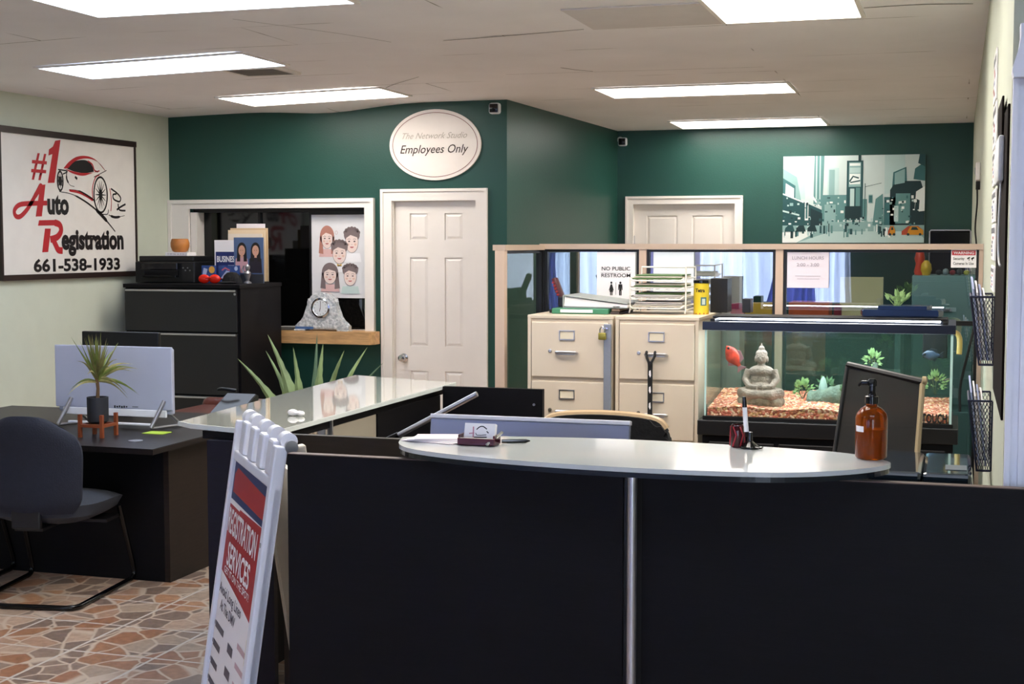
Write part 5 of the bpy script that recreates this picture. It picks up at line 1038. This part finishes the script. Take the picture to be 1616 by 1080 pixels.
text('TOUCH', Frame((-.13,TY0-.0005,TZ0+.0),(1,0,0),(0,0,1)), .000, .004, .038, .106, m_ink, t, 'lettering', .04)
# gravel
def gravel_mat():
    m = M('aquarium gravel','#b0705c',.7); nt = m.node_tree; p = nt.nodes['Principled BSDF']; g_ = nt.nodes.new('ShaderNodeNewGeometry'); v = nt.nodes.new('ShaderNodeTexVoronoi'); v.inputs['Scale'].default_value = 95; nt.links.new(g_.outputs['Position'], v.inputs['Vector'])
    r = nt.nodes.new('ShaderNodeValToRGB'); cs = ['#c86a54','#e0a088','#d8a070','#b86442','#ecc4a4','#9a5640']; e = r.color_ramp.elements; r.color_ramp.interpolation = 'CONSTANT'; e[0].color = lin(cs[0]); e[1].color = lin(cs[1]); e[1].position = .3
    for i, c in enumerate(cs[2:]): x_ = e.new(.42+.1*i); x_.color = lin(c)
    nt.links.new(v.outputs['Color'], r.inputs[0]); nt.links.new(r.outputs[0], p.inputs['Base Color'])
    b = nt.nodes.new('ShaderNodeBump'); b.inputs['Distance'].default_value = .006; b.inputs['Strength'].default_value = 1; b.invert = True; nt.links.new(v.outputs['Distance'], b.inputs['Height']); nt.links.new(b.outputs[0], p.inputs['Normal']); return m
mb = MB(); nx_, ny_ = 120, 50; rg = random.Random(5); G = []
for j in range(ny_+1):
    row = []
    for i in range(nx_+1):
        x = TX0+.01+(TX1-TX0-.02)*i/nx_; y = TY0+.01+(TY1-TY0-.02)*j/ny_; z = TZ0+.038+.045*(j/ny_)**1.2*(1-.35*i/nx_)+.006*math.sin(x*19)+.005*rg.random(); row.append(mb.bm.verts.new((x,y,z)))
    G.append(row)
for j in range(ny_):
    for i in range(nx_): mb.face([G[j][i],G[j][i+1],G[j+1][i+1],G[j+1][i]])
lo = [mb.bm.verts.new((v.co.x, v.co.y, TZ0+.001)) for v in G[0]]
for i in range(nx_): mb.face([lo[i],lo[i+1],G[0][i+1],G[0][i]])
o = tagged('gravel', mb, gravel_mat(), 'pink and orange gravel on the aquarium bed', 'gravel', smooth=False); o['kind'] = 'stuff'
# seated stone statue: one continuous remeshed body
def remeshed(mb, voxel, name):
    me = mb.mesh(name); o = bpy.data.objects.new(name, me); COL.objects.link(o); r = o.modifiers.new('r', 'REMESH'); r.mode = 'VOXEL'; r.voxel_size = voxel; r.use_smooth_shade = True
    s_ = o.modifiers.new('s', 'SMOOTH'); s_.iterations = 2; s_.factor = .4
    bpy.context.view_layer.update(); out = bpy.data.meshes.new_from_object(o.evaluated_get(bpy.context.evaluated_depsgraph_get())); bpy.data.objects.remove(o)
    for p in out.polygons: p.use_smooth = True
    return out
sx, sy, sz = -.838, 6.50, .925
t = thing('buddha_statue', 'grey brown stone seated buddha statue on the aquarium gravel', 'statue', (sx, sy, sz-.02))
mb = MB(); E_ = lambda a, b, c, r: mb.ell((sx+a, sy+b, sz+c), r)
E_(0,0,.115,(.050,.036,.055)); E_(0,-.003,.155,(.058,.036,.03)); E_(0,-.005,.085,(.052,.045,.03))
for s_ in (-1, 1):
    mb.tube([(sx+s_*.055,sy,sz+.162),(sx+s_*.07,sy-.01,sz+.118),(sx+s_*.05,sy-.045,sz+.088),(sx+s_*.012,sy-.055,sz+.085)], [.019,.017,.014,.011], 12)
    mb.tube([(sx+s_*.02,sy+.0,sz+.062),(sx+s_*.085,sy-.025,sz+.055),(sx+s_*.05,sy-.06,sz+.052),(sx-s_*.03,sy-.062,sz+.055)], [.03,.028,.024,.016], 12)
mb.tube([(sx,sy,sz+.17),(sx,sy-.002,sz+.20)], .017, 12); E_(0,-.004,.218,(.026,.027,.031)); E_(0,.002,.236,(.027,.027,.02)); E_(0,.002,.258,(.014,.014,.015)); mb.tube([(sx,sy,sz+.262),(sx,sy,sz+.285)], [.008,.002], 8)
for s_ in (-1, 1): E_(s_*.027,.0,.21,(.005,.007,.016)); E_(s_*.010,-.029,.222,(.005,.003,.0025))
E_(0,-.032,.212,(.004,.006,.008)); E_(0,-.028,.201,(.009,.004,.003))
obj('figure', remeshed(mb, .0028, 'figure'), M('weathered stone','#9c867a',.85,bump=.6,bscale=120,var=.25,vscale=25), t, True)
mb = MB(); mb.ell((sx,sy,sz+.04),(.10,.07,.022)); mb.box(sx-.098,sx+.098,sy-.06,sy+.06,sz-.03,sz+.035,.02,seg=3)
for k in range(11): a = math.pi+math.pi*k/10; mb.ell((sx+.092*math.cos(a), sy+.065*math.sin(a), sz+.02),(.017,.014,.022),8)
obj('lotus_base', remeshed(mb, .004, 'lotus_base'), M('weathered stone base','#8f7d6c',.9,bump=.6,bscale=120,var=.25,vscale=25), t, True)
def fish(name_label, c, L_, ang, mats, yaw=0):
    t = thing('fish', name_label, 'fish', c); mb = MB(); prof = [(0,.02),(.08,.35),(.22,.75),(.4,1.0),(.55,.95),(.72,.6),(.85,.28),(.93,.22)]; rings = []
    Rm_ = Matrix.Translation(c) @ Matrix.Rotation(yaw, 4, 'Z') @ Matrix.Rotation(ang, 4, 'Y')
    for a, h in prof: rings.append(mb._v([Rm_ @ Vector(((a-.45)*L_, .11*L_*h*math.cos(u), .27*L_*h*math.sin(u) + (.03*L_ if a < .3 else 0))) for u in [2*math.pi*i/16 for i in range(16)]]))
    for a, b in zip(rings, rings[1:]):
        for i in range(16): mb.face([a[i],a[(i+1)%16],b[(i+1)%16],b[i]])
    mb.face(rings[0]); mb.face(rings[-1]); body = obj('body', mb, mats[0], t, True)
    def fin(pts, nm, mat): 
        mb = MB(); n = len(pts); A = mb._v([Rm_ @ Vector((p[0]*L_, .004, p[1]*L_)) for p in pts]); B = mb._v([Rm_ @ Vector((p[0]*L_, -.004, p[1]*L_)) for p in pts]); mb.face(A); mb.face(B[::-1])
        for i in range(n): mb.face([A[i],A[(i+1)%n],B[(i+1)%n],B[i]])
        obj(nm, mb, mat, t)
    fin([(.44,.05),(.62,.2),(.6,0),(.62,-.2),(.44,-.05)], 'tail_fin', mats[1]); fin([(-.15,.2),(.0,.36),(.3,.3),(.36,.1)], 'dorsal_fin', mats[1]); fin([(.05,-.2),(.2,-.34),(.34,-.12)], 'anal_fin', mats[1])
    mb = MB(); 
    for s_ in (-1, 1): mb.ell(Rm_ @ Vector((-.33*L_, s_*.062*L_, .05*L_)), (.006,.006,.006), 8)
    obj('eye', mb, m_ink, t, True)
fish('red flowerhorn fish swimming steeply left of the statue', (-.982, 6.58, 1.140), .125, R(55), (M('red fish','#c23a26',.35,var=.5,vscale=40), M('grey pink fin','#8a5a5c',.4)))
fish('dark blue grey fish at the upper right of the tank', (-.10, 6.58, 1.165), .085, R(0), (M('slate fish','#39465a',.35,var=.4,vscale=50), M('dark fin','#20262e',.4)), R(5))
# driftwood rock and plants
mb = MB(); rr = random.Random(8)
mb.tube(curve([(-.63,6.62,.93),(-.52,6.6,.955),(-.42,6.62,1.0),(-.36,6.64,1.07),(-.34,6.66,1.12)]), [.05+.012*rr.random() for _ in range(9)]+[.045-.0025*i+.01*rr.random() for i in range(16)], 10)
mb.tube(curve([(-.5,6.62,.95),(-.38,6.6,.945),(-.27,6.6,.94)]), .045, 10)
tagged('driftwood', remeshed(mb, .008, 'driftwood'), M('green grey driftwood','#5d6a5c',.9,bump=1,bscale=60,var=.35,vscale=18), 'green grey driftwood branch rising in the middle of the tank', 'driftwood', smooth=True)
def bush(c, r, n, mats, label, cat='aquarium plant', lf=.018):
    t = thing('aquarium_plant', label, cat, (c[0],c[1],c[2]-r), group='water plants in the tank'); rr = random.Random(int(c[0]*1000) & 999)
    mb = MB(); mv = MB()
    for k in range(7): a = rr.random()*6.3; mv.tube([(c[0],c[1],c[2]-r),(c[0]+r*.5*math.cos(a),c[1]+r*.3*math.sin(a),c[2]),(c[0]+r*.9*math.cos(a),c[1]+r*.5*math.sin(a),c[2]+r*.5)], .0015, 5)
    obj('stem', mv, mats[1], t)
    for i in range(n):
        a, e_, q = rr.random()*6.3, rr.random()*2.2-.6, r*(.5+.5*rr.random()); p = Vector((c[0]+q*math.cos(a)*math.cos(e_), c[1]+q*.6*math.sin(a)*math.cos(e_), c[2]+q*math.sin(e_))); d = (p-Vector(c)).normalized(); leafmesh(mb, p, p+d*lf+Vector((0,0,.004)), lf*.5, (0,0,.002), 4, .1)
    o = obj('foliage', mb, mats[0], t, True); return t
lm = (M('pond green leaf','#86a86a',.5,var=.4,vscale=60), M('dark stem','#3f4a30',.6)); lm2 = (M('deep water leaf','#5f7f58',.5,var=.4,vscale=60), lm[1])
bush((-.665,6.64,.985), .045, 70, lm, 'small pale leaved plant right of the statue')
bush((-.56,6.68,.99), .05, 60, lm2, 'darker plant between the pale one and the driftwood')
bush((-.355,6.66,1.13), .04, 70, lm, 'bright leafy tuft on top of the driftwood')
bush((-.46,6.56,.985), .035, 50, lm2, 'low tuft at the foot of the driftwood')
bush((-.08,6.66,1.03), .05, 60, lm, 'leafy plant at the right end of the tank')
bush((-.20,6.70,.98), .05, 50, lm2, 'low plant hidden partly behind the mesh chair')
mb = MB(); mb.lathe((-.575,6.66,.95), [(.022,0),(.02,.05),(.012,.085),(.002,.10)], 14); tagged('stone', mb, M('pale tank stone','#94a89c',.8,bump=.5), 'upright pale pointed stone behind the darker plant', 'stone', smooth=True)
# filter box at the right back
t = thing('tank_filter', 'black filter with yellowish tubes hanging at the right end of the tank', 'filter', (-.06, 6.74, 1.1))
mb = MB(); mb.box(-.14,-.03,6.73,6.83,1.14,1.27,.006); obj('housing', mb, m_blk, t)
mb = MB(); mb.tube(curve([(.02,6.60,1.17),(.02,6.62,1.24),(.0,6.7,1.262),(-.05,6.76,1.262)]), .0001 + .012, 10); obj('tube', mb, M('amber tube','#b59a55',.3), t, True)
t.location.z += 0
# LED light and bowl on top
t = thing('aquarium_light', 'long white glowing strip light lying on the aquarium rim', 'aquarium light', (-.55, 6.6, 1.312))
mb = MB(); mb.box(-1.05,-.03,6.42,6.62,1.3255,1.335,.002); obj('housing', mb, m_blk, t)
mb = MB(); mb.box(-1.02,-.06,6.42,6.60,1.3185,1.325); obj('led_strip', mb, M('led glow','#ffffff',.5,emit='#e8f0ff',es=12), t)
for xa in (-1.05, -.05): mb = MB(); mb.box(xa,xa+.02,6.36,6.84,1.3125,1.324); obj('foot', mb, m_blk, t)
t = thing('pond_tray', 'blue black plastic tray with a sprouting plant on top of the aquarium', 'tray', (-.23, 6.62, 1.336))
mb = MB(); mb.prism([(-.395,6.5),(-.07,6.5),(-.05,6.56),(-.07,6.72),(-.38,6.72),(-.41,6.62)], 1.3365, 1.368, bev=.005); mb.prism([(-.33,6.53),(-.12,6.53),(-.10,6.7),(-.32,6.7)], 1.3685, 1.384); obj('tray', mb, M('blue black tray','#1f2f50',.15), t)
lfm = MB(); rr = random.Random(4)
for i in range(36):
    a = rr.random()*6.3; p = Vector((-.265+.03*rr.random(),6.6+.02*rr.random(),1.384)); d = Vector((math.cos(a)*.05*rr.random(), math.sin(a)*.03, .03+.045*rr.random())); leafmesh(lfm, p+d*.6, p+d*1.05, .014, (0,0,.003), 4, .1)
    lfm.tube([p, p+d*.7], .0009, 4)
obj('sprouts', lfm, lm[0], t, True)
tagged('cable', MB().tube(curve([(.09,7.0,1.50),(.10,7.0,1.36),(.06,6.95,1.15),(.03,6.92,1.0),(.03,6.9,.88)]), .006, 6), m_rubber, 'black cable running down right of the aquarium', 'cable', smooth=True)

# ------------------------------------------------------------------ behind the partition
t = thing('storage_cabinet', 'tall teal grey cabinet behind the right glass panel', 'cabinet', (-.05, 8.1, 0))
m_teal = M('teal grey enamel','#7fa6a2',.4); mb = MB(); mb.box(-.225,.10,7.95,8.4,0,1.49,.004); obj('body', mb, m_teal, t)
for z in (.1,.8): mb = MB(); mb.box(-.215,.09,7.938,7.949,z,z+.66,.003); d = obj('drawer', mb, m_teal, t); mb = MB(); mb.box(-.1,-.02,7.925,7.9375,z+.5,z+.515,.003); obj('handle', mb, m_steel, d)
tagged('toy', MB().lathe((-.19,8.05,1.4905),[(.025,0),(.03,.02),(.02,.06),(.028,.09),(.02,.13),(.004,.15)],16), M('orange red plastic','#d8482a',.4), 'orange red toy bottle at the left of the teal cabinet top', 'toy', 'bits and pieces on the teal cabinet', True)
tagged('toy', MB().lathe((-.155,8.02,1.4905),[(.02,0),(.03,.03),(.026,.06),(.01,.08)],16), M('yellow plastic','#e0b62c',.4), 'round yellow toy on the teal cabinet', 'toy', 'bits and pieces on the teal cabinet', True)
for i in range(5): tagged('toy', MB().ell((-.09+.036*i,8.04,1.5055+.004*(i%2)),(.017,.02,.0145+.004*(i%2)),8), M('trinket %d'%i, ['#2a2e30','#8a9a9c','#a03a3a','#3a4446','#d0d050'][i],.4), ['dark','grey','dull red','slate','yellow green'][i]+' trinket in the row on the teal cabinet', 'trinket', 'bits and pieces on the teal cabinet', True)
t = thing('back_desk', 'pale desk behind the glass partition carrying orange and yellow boxes', 'desk', (-.9, 8.1, 0))
mb = MB(); mb.box(-1.55,-.26,7.8,8.4,1.225,1.25); obj('desktop', mb, M('pale laminate','#c9c6c2',.5), t)
for x in (-1.53,-.29): mb = MB(); mb.box(x-.015,x+.015,7.82,8.38,0,1.2245); obj('side_panel', mb, m_teal, t)
tagged('box', MB().box(-.88,-.66,7.95,8.15,1.2505,1.34,.004), M('orange carton','#c2592a',.6), 'orange carton behind the lunch hours notice', 'box')
tagged('box', MB().box(-1.20,-1.13,7.95,8.1,1.2505,1.325,.004), M('magenta carton','#a83a5c',.6), 'magenta carton left of the yellow one behind the glass', 'box')
tagged('box', MB().box(-1.12,-.97,7.95,8.1,1.2505,1.33,.004), M('yellow carton','#cfa83c',.6), 'yellow carton behind the middle glass panel', 'box')
tagged('box', MB().box(-.635,-.595,7.93,8.0,1.2505,1.33,.012), M('crimson carton','#8a2434',.5), 'small crimson tin between orange carton and yellow board', 'box')
tagged('notice_board', MB().box(-.62,-.385,8.16,8.175,1.2505,1.475), M('pale yellow board','#cfca9a',.6), 'pale yellow board standing behind the right glass panel', 'board')
tagged('poster', MB().box(-1.05,-.62,7.272,7.276,1.02,1.25), M('orange brown poster','#d9824a',.6,var=.4,vscale=4), 'orange and green poster fixed behind the glass above the statue', 'poster')

# ------------------------------------------------------------------ right wall
t = thing('thermostat', 'small white thermostat high on the right wall near the far end', 'thermostat', (.10, 9.0, 2.03))
mb = MB(); mb.box(.098,.1245,8.85,9.02,2.035,2.14,.006); obj('cover', mb, m_white, t); mb = MB(); mb.box(.092,.0975,8.90,8.96,2.07,2.11); obj('dial', mb, M('grey dial','#9aa09a',.4), t)
tagged('cable', MB().tube(curve([(.108,8.9,2.0),(.11,8.88,1.9),(.10,8.7,1.75),(.108,8.5,1.62),(.112,8.4,1.3)]), .005, 6).box(.10,.1245,8.87,8.93,1.98,2.03,.004), m_rubber, 'black plug and cable hanging under the thermostat', 'cable', smooth=True)
cols = ['#c9b9b0','#bfc2c0','#cbc5b6','#b9a9b0','#c4c6be','#c9c9c9']
for i, (z0, z1, ya, yb) in enumerate([(2.17,2.345,5.3,5.62),(2.0,2.15,5.15,5.55),(1.865,1.985,5.2,5.5),(1.735,1.845,5.0,5.45),(1.605,1.727,4.95,5.4),(1.50,1.585,4.95,5.35)]):
    t = thing('flyer', ['topmost','second from top','third from top','fourth from top','fifth from top','lowest'][i]+' printed flyer in the column on the right wall', 'flyer', (.12, (ya+yb)/2, z0), group='flyers on the right wall')
    mb = MB(); mb.box(.1185,.1235,ya,yb,z0,z1); obj('sheet', mb, m_paper, t)
    fr = Frame((.118, yb, z0), (0,-1,0), (0,0,1)); mb = MB(); W_ = yb-ya; H_ = z1-z0; rr = random.Random(i)
    mb.m = 0; f_rect(mb, fr, .02, W_-.02, H_*.75, H_*.9)
    for k in range(5): mb.m = rr.choice([0,1,2]); a = .02+rr.random()*W_*.5; b = H_*(.1+.12*k); f_rect(mb, fr, a, a+W_*.3, b, b+H_*.08)
    obj('print', mb, [M('flyer grey','#6a6a70',.6), M('flyer red','#a85a5a',.6), M('flyer blue','#5a6a9a',.6)], t)
t = thing('wall_phone', 'white wall phone on a tall black backing near the casing', 'phone', (.10, 4.7, 1.45))
mb = MB(); mb.box(.1185,.1245,3.90,4.75,1.20,2.02,.002).box(.112,.118,4.2,4.6,1.96,2.07,.002); obj('backing', mb, M('dark brown black board','#17110f',.9,spec=.1), t)
mb = MB(); mb.box(.102,.118,4.1,4.42,1.83,1.955,.006); obj('phone_body', mb, M('white plastic','#d6d8d8',.4), t, True)
mb = MB(); mb.tube(curve([(.114,4.2,1.84),(.110,4.2,1.7),(.112,4.18,1.62),(.114,4.1,1.60)]), .003, 6); obj('cord', mb, M('white plastic'), t, True)
def basket(yc, z0, z1, label, paper_label, fill):
    t = thing('wire_basket', label, 'basket', (.09, yc, z0), group='wire magazine baskets')
    yA, yB = yc-.16, yc+.16; xw_, xo_t, xo_b = .1225, .048, .078; m_w = M('navy black wire','#1b1f38',.4)
    mb = MB()
    def P_(u, v):  # u 0..1 along near side, front, far side; v 0 bottom..1 top
        xo = xo_b+(xo_t-xo_b)*v; s_ = .10*(1-v)
        y0_, y1_ = yA+s_*.3, yB-s_*.3
        if u < .25: return Vector((xw_+(xo-xw_)*u/.25, y0_, z0+(z1-z0)*v))
        if u < .75: return Vector((xo, y0_+(y1_-y0_)*(u-.25)/.5, z0+(z1-z0)*v))
        return Vector((xo+(xw_-xo)*(u-.75)/.25, y1_, z0+(z1-z0)*v))
    for v in (0,1): mb.tube([P_(i/24, v) for i in range(25)], .0035, 6)
    for u in (0,.25,.75,1): mb.tube([P_(u,0), P_(u,1)], .003, 6)
    obj('rim', mb, m_w, t, True)
    mb = MB(); n = 26
    for k in range(-12, n, 1):
        for sgn in (1, -1):
            pts = []
            for s_ in range(13):
                v = s_/12; u = (k/n) + (v*.42 if sgn > 0 else .42-v*.42)
                if 0 <= u <= 1: pts.append(P_(u, v))
            if len(pts) > 1: mb.tube(pts, .0009, 4, cap=False)
    obj('mesh', mb, m_w, t)
    for k in range(4):
        mb = MB(); h = z1+.05-.012*k; y0_, y1_ = yc-.135, yc+.135; pts = [(y0_+.035,z0+.012),(y1_-.035,z0+.012),(y1_,h-.01)] + [(y1_-(y1_-y0_)*q/8, h+.012*math.sin(q*2.1+k)) for q in range(1,8)] + [(y0_,h-.025)]
        xs_ = lambda z: .0845 - .029*(z-z0)/(z1-z0) + .0105*k
        a_ = mb._v([(xs_(z), y, z) for y, z in pts]); b_ = mb._v([(xs_(z)+.006, y, z) for y, z in pts]); nn_ = len(pts); mb.face(a_); mb.face(b_[::-1])
        for q in range(nn_): mb.face([a_[q], a_[(q+1)%nn_], b_[(q+1)%nn_], b_[q]])
        tagged('magazine', mb, [M('blue grey magazine','#a9b2d2',.6), m_paper][k % 2 if fill else 1 if k else 0], paper_label % ['frontmost','second','third','rearmost'][k], 'magazine', 'papers in the wall baskets')
basket(5.05, 1.262, 1.487, 'upper dark wire basket on the right wall', '%s paper in the upper wall basket', True)
basket(5.05, .91, 1.145, 'lower dark wire basket on the right wall', '%s paper in the lower wall basket', True)

# ------------------------------------------------------------------ A-frame sign
t = thing('sandwich_board', 'white folding sandwich board advertising registration services left of the desk', 'sign', (-2.05, 4.05, 0))
e = Vector((-.615,.789,0)).normalized(); n = Vector((-.789,-.615,0)).normalized(); A0 = Vector((-1.866,3.79,1.06)); Wd = .685; slope = .145
m_wp = M('white moulded plastic', '#dfe1ea', .35, bump=.1, bscale=25)
def board(sgn, name):
    dn = (Vector((0,0,-1)) + n*slope*sgn).normalized(); nn = (n*sgn + Vector((0,0,1))*slope).normalized()
    L_ = 1.06/(-dn.z)-.002; Mx = Matrix(((e.x,dn.x,nn.x,A0.x+n.x*.014*sgn),(e.y,dn.y,nn.y,A0.y+n.y*.014*sgn),(e.z,dn.z,nn.z,A0.z),(0,0,0,1))); return Mx, L_
Mx, L_ = board(1, 'front'); mb = MB()
mb.box(0, Wd, .13, L_-.12, 0, .018, M4=Mx).box(0, .045, 0, L_, -.005, .034, .005, M4=Mx).box(Wd-.025, Wd, 0, L_, -.005, .034, .005, M4=Mx).box(.0455, Wd-.0255, .10, .132, 0, .03, .005, M4=Mx).box(.0455, Wd-.0255, L_-.16, L_-.12, 0, .03, .005, M4=Mx)
for k in range(4): mb.box(.06+.15*k, .135+.15*k, -.01, .099, 0, .03, .008, M4=Mx)
obj('front_board', mb, m_wp, t)
Mx2, L2 = board(-1, 'rear'); mb = MB(); mb.box(0, Wd, .10, L2-.12, 0, .015, M4=Mx2).box(0, .04, 0, L2, -.005, .03, .005, M4=Mx2).box(Wd-.04, Wd, 0, L2, -.005, .03, .005, M4=Mx2); obj('rear_board', mb, M('cream moulded plastic','#c9c0ae',.4), t)
for a in (.03,.19,.35,.51,.63):
    mb = MB(); c_ = A0 + e*a + Vector((0,0,.012)); mb.tube([c_, c_+e*.055], .026, 16); obj('hinge_knuckle', mb, m_wp, t, True)
mb = MB(); mb.tube([A0 - e*.006, A0 + e*.01], .02, 16); obj('hinge_pin', mb, m_steel, t, True)
mb = MB(); c_ = Mx @ Vector((.02,.30,.0345)); mb.tube([c_, Mx @ Vector((.02,.30,.037))], .008, 12); obj('rivet', mb, m_steel, t)
# poster frame: u from far end towards near end when read from outside (left to right)
o_ = Mx @ Vector((Wd-.028, L_-.165, .0185)); U = (-e); Vv = -(Mx.to_3x3() @ Vector((0,1,0)))
fr = Frame(o_, U, Vv); Wp, Hp = Wd-.028-.048, L_-.165-.137
if fr.n.dot(Mx.to_3x3() @ Vector((0,0,1))) < 0: fr.n = -fr.n
mb = MB(); f_rect(mb, fr, 0, Wp, 0, Hp, .0006); ps = obj('poster', mb, m_paper, t)
navy = M('poster navy','#1f2f62',.5); pr_ = M('poster red','#a61c2a',.5)
mb = MB(); f_rect(mb, fr, 0, Wp, Hp-.125, Hp, .0010); obj('navy_band', mb, navy, ps); mb = MB(); f_poly(mb, fr, [(Wp,Hp*.48),(Wp,Hp-.42),(Wp*.62,Hp-.395)], .0010); obj('navy_corner', mb, navy, ps)
mb = MB(); f_poly(mb, fr, [(.02,Hp-.10),(.02,Hp-.04),(.06,Hp-.015),(Wp-.0,Hp-.035),(Wp,Hp-.105)], .0014); f_poly(mb, fr, [(0,Hp-.14),(Wp,Hp-.125),(Wp,Hp-.425),(Wp*.62,Hp-.40),(0,Hp-.37)], .0012); obj('red_area', mb, pr_, ps)
mb = MB(); f_rect(mb, fr, .0, Wp*.3, Hp-.142, Hp-.128, .0018); obj('white_dash', mb, m_paper, ps)
text('REGISTRATION', fr, .012, Hp-.232, .078, Wp-.105, m_paper, ps, 'lettering', .02, d=.0022)
text('SERVICES', fr, .07, Hp-.335, .075, Wp-.21, m_paper, ps, 'lettering', .02, d=.0022)
text('GET IT ON THE SPOT!', fr, .05, Hp-.366, .022, Wp-.16, m_paper, ps, 'lettering', .01, d=.0022)
mg = M('poster grey ink','#5a5560',.6)
text('Avoid Long Lines', fr, .01, Hp-.44, .034, Wp*.66, mg, ps, 'lettering', .01, d=.0018); text('At The DMV', fr, .06, Hp-.49, .034, Wp*.45, mg, ps, 'lettering', .01, d=.0018)
mb = MB()
for k in range(5): b = Hp-.56-.062*k; f_rect(mb, fr, .02, .02+[.16,.13,.12,.22,.16][k], b, b+.022, .0016); f_ell(mb, fr, (.008, b+.012), .006, .008, .0016, 10)
for k in range(3): b = Hp-.58-.075*k; f_rect(mb, fr, .27, .36, b, b+.03, .0016)
obj('small_print', mb, mg, ps)
mb = MB()
for k in range(5): b = Hp-.53-.06*k; f_rect(mb, fr, .42, Wp-.02, b, b+.018, .0016)
obj('pink_print', mb, M('poster pink grey','#c9a9ae',.6), ps)
mb = MB(); f_rect(mb, fr, .35, .41, Hp-.83, Hp-.74, .0017); f_rect(mb, fr, .24, .32, Hp-.88, Hp-.80, .0017); obj('brown_picture', mb, M('poster brown','#8a7468',.6), ps)
mb = MB(); f_poly(mb, fr, [(Wp-.06,Hp-.47),(Wp-.01,Hp-.455),(Wp-.01,Hp-.53),(Wp-.06,Hp-.55)], .0017); obj('yellow_mark', mb, M('poster yellow','#c9c04a',.6), ps)
